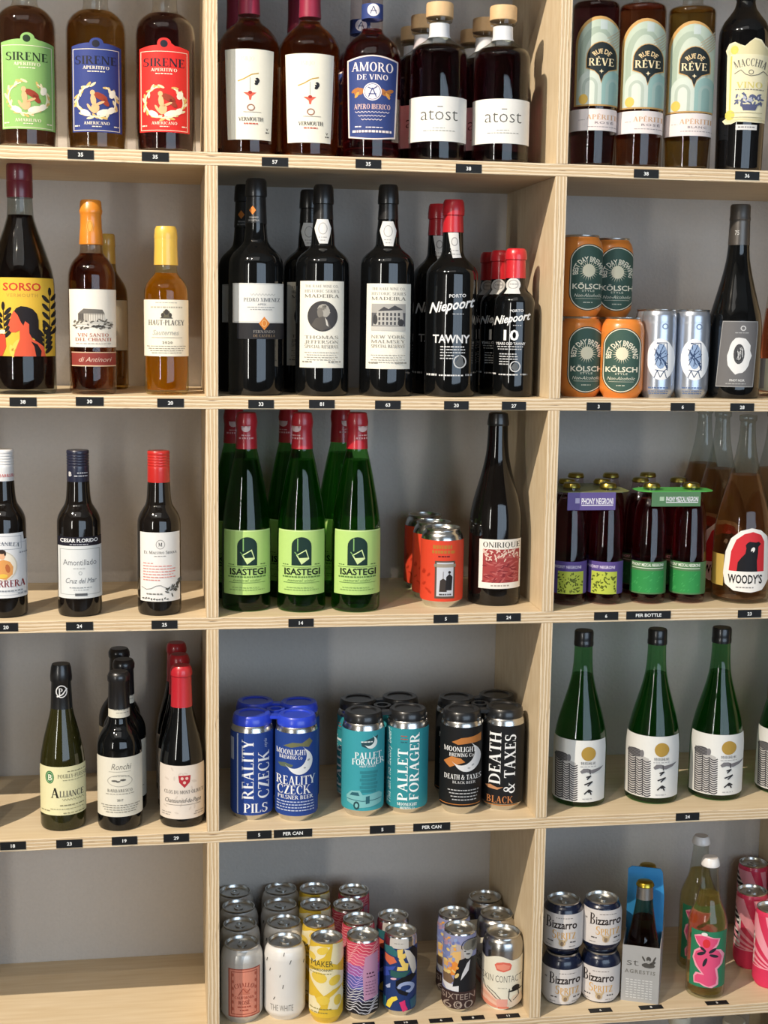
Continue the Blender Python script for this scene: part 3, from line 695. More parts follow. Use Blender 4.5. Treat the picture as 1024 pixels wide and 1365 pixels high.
# arch-label aperitifs
def reve(cx, dy, liq, label):
    t = Bottle('aperitif_bottle', label, 1, cx, 62, [(14 + dy, 63), (8 + dy, 61.5), (4.5 + dy, 54), (3 + dy, 42), (1 + dy, 31), (-2 + dy, 27), (-45 + dy, 26)], glass('f3f1ec'), y=.058, group='slim aperitif bottles with arched pastel labels', liq=liquid(liq), level=6 + dy)
    t.lathe('stopper', [(-42 + dy, 22), (-45 + dy, 31), (-66 + dy, 31), (-68 + dy, 28)], foil('1f2422'))
    return t
def reve_label(t, c, y0, y1, yw0, yw1, word):
    a = t.art(c); w_ = 33; x0, x1 = c - w_, c + 29; G = 'c39a5e'
    def arch(cx, cy, hw, base, hh): return [(cx - hw, base), (cx - hw, cy)] + [(cx - hw * math.cos(math.pi * k / 14), cy - hh * math.sin(math.pi * k / 14)) for k in range(1, 14)] + [(cx + hw, cy), (cx + hw, base)]
    m_ = (x0 + x1) / 2; hw = (x1 - x0) / 2
    a.poly(arch(m_, y0 + 36, hw, y1, 36), G); a.setup((y0 + y1) / 2)
    a.poly(arch(m_, y0 + 38, hw - 1.6, y1 - 2, 34), 'b3c2b3')
    a.poly(arch(m_ - 4, y0 + 50, hw - 8, y1 - 4, 36), 'a0b0a1'); a.poly(arch(m_ - 2, y0 + 56, hw - 13, y1 - 4, 34), 'bcc8bb')
    a.rect(c - 3, y0 + 6, c + 6, y0 + 18, 'bac7c5')
    a.lines([[(c + 6, y0 + 30 + 4 * k), (c + 24, y0 + 12 + 4 * k)] for k in range(6)], 1.3, 'b0a68e')
    a.poly(arch(c - 14, y1 - 30, 15, y1 - 2, 17), 'c4cfc6'); a.poly(arch(c + 15, y1 - 30, 14, y1 - 2, 17), '8fb0ac')
    for k, cc in ((10, 'adbab0'), (6, 'cad3ca')): a.poly(arch(c - 14, y1 - 26, k, y1 - 2, k + 2), cc)
    for k, cc in ((9, '9ab2ad'), (5, '86a6a2')): a.poly(arch(c + 15, y1 - 26, k, y1 - 2, k + 2), cc)
    a.disc(c - 22, y1 - 9, 6, 7, 'e0b95c', 12)
    # spade badge
    a.poly([(c, y0 + 90)] + [(c - 3, y0 + 80), (c - 9, y0 + 74), (c - 20, y0 + 70), (c - 20, y0 + 58)] + [(c - 20 * math.cos(math.pi * k / 12), y0 + 56 - 22 * math.sin(math.pi * k / 12)) for k in range(1, 12)] + [(c + 20, y0 + 58), (c + 20, y0 + 70), (c + 9, y0 + 74), (c + 3, y0 + 80)], G)
    a.poly([(c, y0 + 88)] + [(c - 3, y0 + 79), (c - 9, y0 + 73), (c - 19, y0 + 69), (c - 19, y0 + 58)] + [(c - 19 * math.cos(math.pi * k / 12), y0 + 56 - 21 * math.sin(math.pi * k / 12)) for k in range(1, 12)] + [(c + 19, y0 + 58), (c + 19, y0 + 69), (c + 9, y0 + 73), (c + 3, y0 + 79)], '20282a')
    a.text('RUE DE', c, y0 + 47, 6.5, 'e3c898', 24, 'b', arc=15); a.text('RÊVE', c - .5, y0 + 61.5, 10, 'f0dcb2', 33, 'S')
    a.poly([(c, y0 + 71), (c + .8, y0 + 73.2), (c + 3, y0 + 74), (c + .8, y0 + 74.8), (c, y0 + 77), (c - .8, y0 + 74.8), (c - 3, y0 + 74), (c - .8, y0 + 73.2)], 'ead9b4')
    a.build()
    a = t.art(c); a.band(yw0, yw1, 'e4dad8'); a.text('APÉRITIF', c + 2, yw0 + 11, 6.5, 'c9a07a', 44, 'S'); a.text(word, c + 3, yw0 + 18.5, 3, '8d8184', 24, 'bw'); a.micro(c - 18, c + 24, yw0 + 23.5, 1, '9d9396'); a.micro(c - 30, c - 22, yw0 + 14, 1, 'b3a9aa'); a.build('lower_label')
t = reve(788, 0, '5a151b', 'slim dark-red aperitif bottle with arched label against the divider'); reve_label(t, 802, 21, 141, 145, 174, 'ROSÉ')
t = reve(849, 3, '8a3512', 'slim orange-red aperitif bottle with arched label between two like it'); reve_label(t, 864, 24, 145, 148, 178, 'ROSÉ')
t = reve(914, 7, '98691c', 'slim golden aperitif bottle with arched label beside the black bottle'); reve_label(t, 926, 27.5, 150, 151, 181, 'BLANC')
# black bottle with die-cut cream label
t = Bottle('wine_bottle', 'black tapered bottle with an ornate die-cut cream label', 1, 983.5, 61, [(190, 62), (60, 67), (46, 66), (32, 57), (20, 40), (10, 28), (2, 25), (-50, 25)], dark_glass('0a0a0b'), y=.055)
t.lathe('capsule', [(0, 25.6), (-50, 25.6), (-52, 22)], foil('141414'))
a = t.art(992); c = 993; cr = 'e6dfbc'
P = [(966, 160), (972, 157), (971, 150), (970, 80), (970, 73), (968, 66), (972, 57), (979, 55), (986, 59), (992, 61), (997, 56), (1004, 50), (1012, 52), (1017, 59), (1022, 62), (1026, 68), (1024, 162), (1010, 163), (985, 162), (978, 165), (970, 165)]
a.poly(P, cr); a.poly([(x + (3 if x < 990 else -1), y + (2 if y < 100 else -2)) for x, y in P], 'd8cfa4')
a.rect(974, 72, 1023, 158, cr); a.blobs([(979, 66, 5, 6, 0), (976, 153, 6.5, 7, 0)], 'd9cb62'); a.rect(974.5, 74, 976.5, 146, 'd6c96a')
a.text('MACCHIA', 1000, 83, 10, '6f6d62', 42, 'S', arc=60); a.ring(c + 8, 96, 3.4, 3.4, 1, '6f6d62', 12)
a.lines([[(980, 98), (988, 93), (994, 99), (1001, 101), (1010, 99), (1016, 94), (1022, 98)]], 1, '6f6d62'); a.text('VINO', 1000, 113, 8, 'd5c878', 34, 'S'); a.micro(982, 1018, 118.5, 1.4, '8d8a7a')
rn = random.Random(3); a.blobs([(c + 7 + rn.uniform(-17, 17), 132 + rn.uniform(-7, 7), 3.4, 1.3, rn.uniform(0, 180)) for _ in range(34)], '5d6584'); a.blobs([(c + 7 + rn.uniform(-13, 13), 133 + rn.uniform(-6, 6), 2, 1, rn.uniform(0, 180)) for _ in range(16)], 'b9bccb')
a.poly([(990, 139), (1012, 139), (1009, 147), (993, 147)], '54597a'); a.lines([[(978, 150), (1018, 150)], [(978, 156), (1018, 156)]], .8, 'b7ae88')
a.build(); a = t.art(992); a.rect(981, 166, 1008, 173, 'd9d9d6'); a.micro(984, 1005, 168.5, 1.6, '77767a'); a.build('lower_label')
for x0, x1, y0, y1, s, l in ((90, 125, 200, 212, '35', 'black price tag 35 under the blue wreath label'), (189, 225, 203, 215, '35', 'black price tag 35 under the red wreath label'), (349, 384, 209.5, 222, '57', 'black price tag reading 57 under the vermouth'), (474, 508, 212, 225, '35', 'black price tag 35 under the navy-labelled red bottle'), (607.6, 642, 219, 230.5, '38', 'black price tag 38 under the wooden-stoppered bottles'), (845, 878, 226, 237, '38', 'black price tag 38 under the arched pastel labels'), (980, 1012, 228.5, 240, '36', 'black price tag 36 under the black die-cut-label bottle')):
    price(1, x0, x1, y0, y1, s, l)
# ================================================================ row 2
Y2 = .06
BLK = dark_glass('0a0b0c')
# big vermouth with yellow label
t = Bottle('vermouth_bottle', 'large dark vermouth bottle with a yellow label showing a woman in profile', 2, 32, 86, [(392, 86), (378, 85.5), (360, 80), (340, 68), (320, 54.5), (300, 41), (288, 35), (262, 32.5)], glass('d8dcd8'), y=.066, liq=liquid('1a0c0a'), level=287)
t.lathe('screw_cap', [(264, 33), (262, 33.6), (243, 33.6), (242, 32.8), (241, 33.6), (222, 33.4), (218.5, 31)], foil('6e1f2c'))
a = t.art(30); a.rect(-12, 370, 71, 475, 'e2b83f'); a.setup(422)
a.text('SORSO', 30, 382, 10.5, 'c23a28', 48, 'b'); a.text('VERMOUTH', 30, 393.5, 4.6, 'c89a3e', 40, 'bw')
def leaf_branch(x, y0, y1, sgn, col):
    n = 5; L_ = []
    for k in range(n):
        yy = y0 + (y1 - y0) * k / (n - 1); L_ += [(x + 5.5, yy, 7, 2.6, 50), (x - 5.5, yy + 3, 7, 2.6, 130)]
    a.line([(x, y0 - 4), (x + sgn * 1, y1 + 6)], 1, col); a.blobs(L_ + [(x, y0 - 7, 6, 2.2, 90)], col)
leaf_branch(65, 395, 440, -1, '1d1a1c'); leaf_branch(6, 415, 445, 1, '1d1a1c'); leaf_branch(57, 440, 466, -1, '1d1a1c')
a.blobs([(20, 461, 10, 3, 60), (16, 468, 9, 3, 100)], 'e9c65a')
# profile: hair, face, neck, shoulder, all flat colour shapes
a.poly([(19, 416), (22, 411), (28, 408), (36, 409), (43, 412), (48, 418), (50, 427), (50, 440), (53, 449), (56, 462), (54, 470), (47, 470), (45, 452), (38, 448), (30, 440), (22, 428)], '1d1618')
a.poly([(19, 414), (16, 421), (14, 428), (12, 434), (14, 436), (13, 440), (15, 443), (21, 443), (26, 440), (26, 452), (22, 462), (18, 475), (46, 475), (58, 475), (56, 462), (50, 457), (42, 452), (38, 444), (38, 432), (33, 428), (31, 434), (28, 430), (24, 420)], 'dc5a3c')
a.poly([(46, 475), (44, 462), (40, 455), (48, 459), (53, 468), (52, 475)], '1d1618'); a.poly([(-12, 445), (8, 446), (9, 462), (4, 475), (-12, 475)], 'd04a34'); a.rect(-12, 440, 8, 445, 'f0e2c4')
a.build()
# half bottle with orange capsule
t = Bottle('dessert_wine_bottle', 'amber half bottle with orange capsule and a white label with a villa', 2, 124.5, 61, [(382, 62.5), (368, 61.8), (359, 58.5), (351, 52), (345, 43.5), (340, 34.5), (335, 30.2), (327, 29)], glass('eadfd2'), y=Y2, liq=liquid('84381a'), level=338, group='amber and gold half bottles')
t.lathe('capsule', [(326.5, 30.6), (325, 31.4), (308, 29), (304, 28), (287, 27.4), (285, 29), (281, 29), (279, 27.6), (269, 27), (267, 24)], foil('d48327'))
a = t.art(124); a.disc(120, 302, 4.4, 9, 'e3a24a', 16); a.ring(120, 302, 3.4, 7.6, .7, 'b56a1a', 14); a.build('capsule_emblem')
a = t.art(124); a.rect(94, 385.5, 154.5, 463, 'ebe6da'); a.setup(424)
a.poly([(105, 418), (112, 413), (136, 414), (139, 418), (139, 428), (105, 428)], 'b9b3a8'); a.poly([(105, 418), (112, 411.5), (136, 412.5), (139, 418)], '6e6a64'); a.rect(105, 418, 112, 428, '57534f')
a.rect(119, 420, 139, 428, 'd5cfc4'); a.lines([[(100, 429 + k), (149, 429 + k)] for k in (0, 2, 4, 7)] + [[(106 + 3 * k, 418), (106 + 3 * k, 428)] for k in range(11)], .5, '77726a')
rn = random.Random(5); a.blobs([(100 + rn.uniform(0, 48), 428 + rn.uniform(-2, 10), rn.uniform(1.5, 4), 1.1, rn.uniform(-30, 60)) for _ in range(30)], '6a665e'); a.blobs([(124 + 4 * k, 435, 2.6, 1.1, 20) for k in range(4)], '3d3a37')
a.text('VIN SANTO', 124, 446.5, 4.4, 'b06a55', 40, 'S'); a.text('DEL CHIANTI', 124, 452.5, 4.4, 'b06a55', 46, 'S'); a.micro(102, 147, 457.6, .8, '9a948a'); a.build()
a = t.art(124); a.rect(97, 469, 153.5, 488.5, '8b3a33'); a.rect(97, 487.2, 153.5, 488.4, 'd9c3a0'); a.rect(97, 469.4, 153.5, 470.4, 'd9c3a0'); a.text('di Antinori', 127, 479, 6.5, 'd8b9a8', 42, 'i'); a.build('lower_label')
# gold-capsuled half bottle behind
t = Bottle('dessert_wine_bottle', 'gold-capsuled half bottle standing behind the orange-capsuled one', 2, 146, 51, [(402, 51), (388, 49), (378, 42), (370, 32), (362, 23), (345, 19)], glass('d8c288'), y=.2, liq=liquid('7a4d14'), level=362, group='amber and gold half bottles')
t.lathe('capsule', [(352, 20.4), (330, 19), (329, 20), (314, 19), (312, 16.5)], foil('b9923f')); a = t.art(146); a.rect(124, 400, 169, 467, '9a8f78'); a.build()
# golden half bottle
t = Bottle('dessert_wine_bottle', 'golden half bottle with a cream label and yellow foil capsule', 2, 222.5, 58, [(396, 58.5), (387, 57.5), (380, 53.5), (373, 45), (368, 36), (364, 31), (359, 29.2), (353, 28.5)], glass('f6efd2'), y=Y2, liq=liquid('f2b41e', ior=1.15, scat=.4), level=364, group='amber and gold half bottles')
t.lathe('capsule', [(353.6, 31.4), (352, 31.6), (330, 30), (320, 30), (319, 28.6), (317, 29.6), (306, 28.6), (302, 25)], foil('d8b44c'))
a = t.art(222); a.rect(192.5, 399.5, 251, 475, 'ece6d4'); a.setup(437)
a.micro(202, 243, 408.5, 2.2, 'b5af9f'); a.micro(208, 236, 403, 1, 'b0aa9c')
a.poly([(215, 424), (218, 415), (222, 413), (226, 415), (229, 424)], '66614f'); a.blobs([(222, 416, 3, 4, 0), (217, 420, 2, 3, 0), (227, 420, 2, 3, 0)], '44403a'); a.line([(214, 424), (230, 424)], 1, '44403a')
a.text('HAUT-PLACEY', 222, 430, 6.8, '55524a', 46, 'S'); a.text('Sauternes', 221, 443, 7, 'a9a9a2', 34, 'i'); a.line([(203, 450), (242, 450)], .6, '9a9486'); a.text('2020', 223, 456.5, 3.2, '8d8878', 13, 'bw')
for k in range(4): a.micro(197 + 2 * k, 247 - 2 * k, 461 + 3 * k, .9, '8f8a7c', k)
a.build()
# sherry
t = Bottle('sherry_bottle', 'black sherry bottle with a wide white label and orange diamond', 2, 341, 73, [(366, 73), (352, 72), (345, 68.5), (338, 60.5), (332, 49), (327, 39), (322, 33), (312, 30), (296, 28)], BLK, y=Y2, group='tall black sherry bottles')
t.lathe('capsule', [(298, 28.6), (296, 28.4), (263, 25.6), (262, 27.4), (258, 27.6), (242, 27), (238.5, 23)], foil('1b1b1c'))
a = t.art(338); a.poly([(337, 274), (341.5, 280), (337, 286), (332.5, 280)], 'd9813a'); a.text('FERNANDO', 338.5, 289.5, 2.2, 'a5a3a0', 12, 'b'); a.text('DE CASTILLA', 338.5, 293.5, 2.2, 'a5a3a0', 14, 'b'); a.build('neck_label')
a = t.art(345); a.rect(311, 377.5, 378, 430.5, 'dfdfdb'); a.setup(410); a.lines([[(313, 379), (376, 379)], [(313, 429), (376, 429)]], .5, 'b9b9b4')
a.lines([[(334 + 2 * i, 392.5 + (1.4 if i % 2 else -1.2)) for i in range(17)]], .7, 'b5b6b2'); a.text('PEDRO XIMENEZ', 349, 399.5, 5, '6c6f72', 47, 'S'); a.text('APEX', 349, 405.5, 2.6, '8a8c8e', 11, 'bw'); a.micro(330, 366, 409, 1, '9a9c9c'); a.micro(334, 362, 412, 1, '9a9c9c')
a.rect(317, 430.5, 379, 452, '26262a'); a.poly([(352, 422), (359, 431), (352, 440), (345, 431)], 'd9863c'); a.ring(352, 431, 3.4, 4.6, .8, 'f0c283', 10)
a.text('FERNANDO', 352, 442, 3.8, '8a8580', 28, 'S'); a.text('DE CASTILLA', 352, 447.5, 3.4, '8a7660', 28, 'S'); a.build(); pd = t
dup(pd, 'black sherry bottle mostly hidden behind the white-labelled one', 326, .155)
# madeiras
def madeira(cx, label, y=Y2):
    t = Bottle('madeira_bottle', label, 2, cx, 71.5, [(366, 71.5), (353, 71), (346, 67.5), (340, 58.5), (335, 47), (331, 37.5), (326, 32.2), (312, 30.4), (301, 28), (291, 26.5)], BLK, y=y, group='black madeira bottles with tall cream labels')
    t.lathe('capsule', [(293, 27.2), (291, 27), (273, 25), (272, 26.6), (268, 26.8), (250, 25.6), (246.5, 22)], foil('19191a')); return t
def mad_label(t, x0, x1, y0, y1, seal, lines3, pic):
    a = t.art((x0 + x1) / 2); c = (x0 + x1) / 2; g = '8f8c84'; a.rect(x0, y0, x1, y1, 'e9e6da'); a.setup((y0 + y1) / 2)
    a.text('THE RARE WINE CO.', c, y0 + 7, 3.6, g, 44, 'S'); a.text('HISTORIC SERIES', c, y0 + 13.5, 3.8, g, 45, 'S'); a.text('MADEIRA', c, y0 + 20, 4.4, '7d7a72', 45, 'S')
    if pic:
        a.disc(c + 1, y0 + 47, 19.5, 20.5, '3f3e40', 28); a.blobs([(c + 4, y0 + 40, 6.5, 8.5, 10), (c + 9, y0 + 42, 2, 1.4, 0), (c + 1, y0 + 36, 7, 5, 20)], 'a5a29a'); a.blobs([(c - 2, y0 + 43, 4, 8, 10)], '77746e')
        a.poly([(c - 14, y0 + 60), (c - 8, y0 + 50), (c + 2, y0 + 47), (c + 8, y0 + 52), (c + 12, y0 + 62), (c, y0 + 66.5)], '55524f'); a.poly([(c + 4, y0 + 48), (c + 7, y0 + 53), (c + 9, y0 + 61), (c + 6, y0 + 59)], 'c9c6be')
    else:
        a.rect(c - 22, y0 + 27, c + 22, y0 + 63, '5f5f63'); a.rect(c - 22, y0 + 27, c + 22, y0 + 39, 'a8a6a2'); a.poly([(c - 20, y0 + 56), (c - 14, y0 + 36), (c + 2, y0 + 32), (c + 18, y0 + 34), (c + 20, y0 + 56)], 'b5b3ae')
        a.poly([(c - 14, y0 + 37), (c - 6, y0 + 31), (c, y0 + 34), (c + 8, y0 + 29), (c + 19, y0 + 35)], '46464a'); a._put([[(c - 13 + 5 * i, y0 + 39 + 6 * j), (c - 10.4 + 5 * i, y0 + 39 + 6 * j), (c - 10.4 + 5 * i, y0 + 43 + 6 * j), (c - 13 + 5 * i, y0 + 43 + 6 * j)] for i in range(6) for j in range(3)], '4d4d50')
        a.rect(c - 22, y0 + 57, c + 22, y0 + 63, 'c4c2bc'); a.blobs([(c - 17, y0 + 48, 3, 7, 0), (c + 16, y0 + 52, 4, 5, 0)], '3f3f42')
    for k, s in enumerate(lines3): a.text(s, c, y0 + (75 if pic else 71) + 6.2 * k, 4.2, '99968d', 44, 'S')
    for k in range(4): a.micro(c - 22 + 3 * (k % 2), c + 22 - 3 * (k % 2), y0 + 95 + 3.2 * k, .9, 'a3a097', k)
    a.micro(x0 + 4, x0 + 16, y1 - 9, 1.6, '8d8a82'); a.micro(x1 - 20, x1 - 4, y1 - 9, 1.6, '8d8a82'); a.build()
    sx, sy = seal; a = t.art(sx); a.poly([(sx - 8, sy), (sx + 7, sy), (sx + 11, sy + 12), (sx + 6, sy + 33), (sx - 4, sy + 33), (sx - 11, sy + 12)], 'dcdcda'); a.ring(sx, sy + 13, 6, 8, 1, 'a5a5a4', 14); a.micro(sx - 5, sx + 5, sy + 24, 1.2, 'a9a9a8'); a.micro(sx - 3, sx + 4, sy + 28, 1.2, 'a9a9a8'); a.build('neck_seal')
m1 = madeira(429, 'black madeira bottle with a round portrait on its cream label'); mad_label(m1, 400.5, 457.5, 374.5, 490.5, (430.5, 291.5), ('THOMAS', 'JEFFERSON', 'SPECIAL RESERVE'), True)
m2 = madeira(514, 'black madeira bottle with a square building picture on its cream label'); mad_label(m2, 489, 546.5, 378, 492, (517.5, 295), ('NEW YORK', 'MALMSEY', 'SPECIAL RESERVE'), False)
dup(m1, 'black madeira bottle standing behind the portrait label', 411, .145)
# ports
SILV = 'd4d6d8'
def port_print(a, c, y, k, big, bw):
    a.text('PORTO', c + 8 * k, y, 4.4 * k, SILV, 22 * k, 'b', slope=.05); a.text('Niepoort', c + 1, y + 12 * k, 14 * k, 'eceeee', 59 * k, 'bi', slope=.16); a.micro(c + 2, c + 16 * k, y + 24 * k, 1, 'b9bcc0')
t = Bottle('port_bottle', 'tall black port bottle with red capsule and white script lettering', 2, 599.5, 69.5, [(376, 69.5), (365, 68.4), (358, 62.5), (352, 52.5), (346, 40), (341, 32.5), (335, 29), (308, 27)], BLK, y=Y2, group='red-capsuled port bottles')
t.lathe('capsule', [(310, 28), (308, 27.8), (288, 25.6), (287, 27.6), (280, 28), (270, 27), (266.5, 24)], foil('b8202b'))
a = t.art(600); a.poly([(597, 310), (611, 310), (613, 343), (604, 344)], 'd6d6d4'); a.ring(606, 322, 4.6, 6, 1.3, '9a9a9a', 12); a.micro(601, 611, 333, 1.6, 'a5a5a5'); a.micro(603, 612, 338, 1.6, 'a5a5a5'); a.build('neck_seal')
a = t.art(601); a.rect(570, 388, 629, 503, BLK); port_print(a, 601, 394, 1, None, 0); a.setup(440)
a.text('TAWNY', 602, 451.5, 11, 'e2e4e6', 48, 'b'); a.micro(588, 620, 461.5, 1.6, SILV)
for k, (q0, q1) in enumerate(((588, 620), (588, 620), (588, 606), (588, 605))): a.micro(q0, q1, 465.4 + 3.9 * k, 1.5, 'c2c5c8', k)
a.ring(613.5, 482, 8.4, 9, 1.6, 'c2c5c8'); a.poly([(607, 484), (611, 478), (613, 472), (617, 477), (619, 486), (614, 490)], '5d6266'); a.micro(571, 585, 498.5, 2.6, SILV); a.micro(587, 618, 499.5, 1.8, SILV, 3); a.micro(621, 629, 498.5, 2.4, 'a3a6a8'); a.build('print'); tw = t
dup(tw, 'tall black port bottle behind the one with white script', 580, .141)
t = Bottle('port_bottle', 'small black port bottle with red capsule and a large number ten', 2, 683, 54, [(412, 54), (403, 53.2), (397, 49.5), (392, 43), (388, 35), (384, 29), (378, 26.6), (369, 25.5)], BLK, y=Y2, group='red-capsuled port bottles')
t.lathe('capsule', [(371, 27.4), (369, 27.2), (347, 25.4), (346, 27.4), (340, 27.6), (334, 26.4), (331.5, 23)], foil('c8232d'))
a = t.art(684.5); a.disc(684.5, 379, 9.4, 8.6, 'd8d8d6', 20); a.rect(678, 384, 691.5, 391.5, 'dededb'); a.ring(684.5, 379, 6.8, 6.2, 1, '9a9a9a', 16); a.micro(680, 690, 378, 1.4, '9a9a9a'); a.build('neck_seal')
a = t.art(682); a.rect(660, 409, 705, 502, BLK); port_print(a, 681.5, 414, .8, None, 0); a.setup(455); a.text('10', 681.5, 446.5, 14, 'eceeee', 19.5, 'b'); a.text('YEARS OLD TAWNY', 681, 458, 3.6, SILV, 38, 'b')
for k, (q0, q1) in enumerate(((664, 697), (665, 695), (667, 689), (667, 691), (667, 691), (667, 680), (667, 679))): a.micro(q0, q1, 461.5 + 3.4 * k + (3 if k > 1 else 0), 1.3, 'c2c5c8', k)
a.ring(687.5, 488.5, 7, 7.4, 1.4, 'c2c5c8'); a.poly([(682, 490), (686, 484), (690, 485), (692, 491), (687, 494)], '5d6266'); a.micro(656, 664, 497.5, 2.2, SILV); a.micro(667, 691, 498.6, 1.7, SILV, 3); a.micro(694, 703, 498, 2, 'a3a6a8'); a.build('print'); tn = t
dup(tn, 'small black port bottle directly behind the large number ten', 663.5, .122); dup(tn, 'rearmost small black port bottle of its file', 649.5, .185)
# orange cans
ORG = paint('df8436', .32, 0, .3, .05)
def kolsch(cx, label, y, dz):
    t = Can('beer_can', label, 2, cx, 'std', ORG, y=y, group='stacked orange beer cans with green oval labels', dz=dz); return t
def kolsch_art(t, c, yt, ybm, k=1.0):
    a = t.art(c); cy = (yt + ybm) / 2; hh = (ybm - yt) / 2; hw = 25
    def pill(i): return [(c + (hw - i) * math.cos(math.radians(q)) * 1.0, cy - (hh - hw + 3) * (1 if q < 180 else -1) - (hw - i - 3 + 3) * math.sin(math.radians(q))) for q in range(0, 360, 10)]
    a.poly(pill(0), '24302c'); a.setup(cy); a.poly(pill(1), 'e9e3cc'); a.poly(pill(2.2), '3f5a50')
    a.text('BEST DAY BREWING', c, cy - hh + 17, 7, 'efe9d2', 62, 'b', arc=17.5)
    a._put([[(c + 6 * math.cos(q), cy - 9 - 6.6 * math.sin(q)), (c + 13 * math.cos(q + .1), cy - 9 - 14 * math.sin(q + .1)), (c + 6 * math.cos(q + .2), cy - 9 - 6.6 * math.sin(q + .2))] for q in [6.2832 * i / 22 for i in range(22)]], 'e3dcbf'); a.disc(c, cy - 9, 8, 8.6, 'e3dcbf', 20)
    a.text('KÖLSCH', c, cy + 12, 7, 'efe9d2', 41, 'b'); a.text('STYLE', c, cy + 18, 2.6, 'cfd0bd', 16, 'bw'); a.text('Non-Alcoholic', c, cy + 24, 4.6, 'd9d9c6', 36, 'i'); a.line([(c - 16, cy + 28.5), (c + 16, cy + 28.5)], .5, 'c2c4b2'); a.micro(c - 6, c + 6, cy + 33, 1.2, 'c2c4b2')
    a.build('print')
k1 = kolsch(827, 'orange beer can at front of the lower pair, whole oval label showing', .052, 0); kolsch_art(k1, 829, 440, 521)
k2 = kolsch(772, 'orange beer can at the bottom left, against the divider', .078, 0); kolsch_art(k2, 782, 438, 521)
k3 = kolsch(772, 'orange beer can stacked on top beside the divider', .078, .1222); kolsch_art(k3, 784.5, 328, 411)
k4 = kolsch(813, 'orange beer can hidden below the upper right one', .134, 0)
k5 = kolsch(813, 'orange beer can stacked on top, right of the upper pair', .134, .1222); kolsch_art(k5, 823, 332, 412)
# slim silver cans
SIL = paint('b9c0cc', .3, .75, .2, .04)
t = Can('wine_can', 'slim silver can with a white oval, next to the orange cans', 2, 875, 'slim', SIL, y=.052, group='slim silver cans with white ovals')
def oval(a, c, cy, col1='2e4368'):
    a.blobs([(c, cy, 18, 28, 4)], 'eceef0', 22); a.setup(cy)
    rn = random.Random(11); P = [(c - 6, cy - 22), (c + 7, cy - 22), (c + 9, cy + 12), (c + 4, cy + 16), (c - 7, cy + 14)]
    a.blobs([(c, cy - 4, 8, 17, 0)], '8fa6c8', 16); a.lines([[(c + rn.uniform(-9, 9), cy + rn.uniform(-22, 15)), (c + rn.uniform(-9, 9), cy + rn.uniform(-22, 15))] for _ in range(16)] + [P], 1, col1); a.lines([[(c - 8, cy + 25), (c - 4, cy + 15), (c, cy + 24), (c + 5, cy + 15), (c + 8, cy + 25)]], 1, col1)
a = t.art(882); oval(a, 881, 479); a.ring(885, 435, 4, 4, 1.4, '7c8ba6', 12); a.micro(866, 892, 516, 1.8, '5b6f96'); a.micro(866, 892, 521, 1.2, '5b6f96'); a.micro(866, 892, 524, 1.2, '5b6f96'); a.build('print')
dup(t, 'slim silver can with a white oval, beside the grey-labelled wine bottle', 919.5, .052); dup(t, 'slim silver can half hidden behind the front two', 866, .112)
# tall dark burgundy bottle with grey label
t = Bottle('wine_bottle', 'tall black wine bottle with grey label and jagged white oval', 2, 975, 70.5, [(440, 70.5), (424, 67.5), (404, 58), (384, 47.5), (362, 37), (344, 30.5), (326, 27.5)], BLK, y=Y2)
t.lathe('screw_cap', [(327, 28), (325, 28), (297, 26.4), (294, 26.4), (293, 27.6), (291, 27), (288, 26.2), (275, 26.2), (272.5, 24)], paint('5c5854', .35, .6))
a = t.art(986); a.text('75', 983, 310, 6, 'c9c9c6', 5.4, ''); a.build('neck_label')
a = t.art(984); a.poly([(962, 428), (1008, 428), (1004.5, 516), (957, 516)], '9a9a9a'); a.setup(470); a.poly([(963, 429), (1007, 429), (1003.5, 515), (958, 515)], '6b6a6b')
a.ring(989, 437.5, 3.6, 3.6, 1.4, 'c9c9c9', 12); a.micro(979, 997, 443, 1.2, 'a5a5a5')
rn = random.Random(2); c, cy = 985, 474; a.poly([(c + (15 + rn.uniform(-1.2, 1.2)) * math.cos(q) + 0.06 * 24 * math.sin(q), cy - (24.5 + rn.uniform(-1.2, 1.2)) * math.sin(q)) for q in [6.2832 * i / 22 for i in range(22)]], 'e3e3e2')
a.blobs([(c, cy - 2, 7, 13.5, 0)], '4a4a4c', 18); a.lines([[(c + rn.uniform(-5, 5), cy - 2 + rn.uniform(-10, 10)), (c + rn.uniform(-5, 5), cy - 2 + rn.uniform(-10, 10))] for _ in range(12)], .9, 'bdbdbd'); a.lines([[(c - 3, cy + 6), (c - 3, cy - 7), (c + 3, cy - 7), (c + 3, cy + 6), (c - 3, cy + 6)]], .9, '1c1c1d')
a.text('PINOT NOIR', 984, 507, 3, 'd9d9d8', 19, 'b'); a.micro(970, 995, 511, 1.2, 'a9a9a8'); a.build()
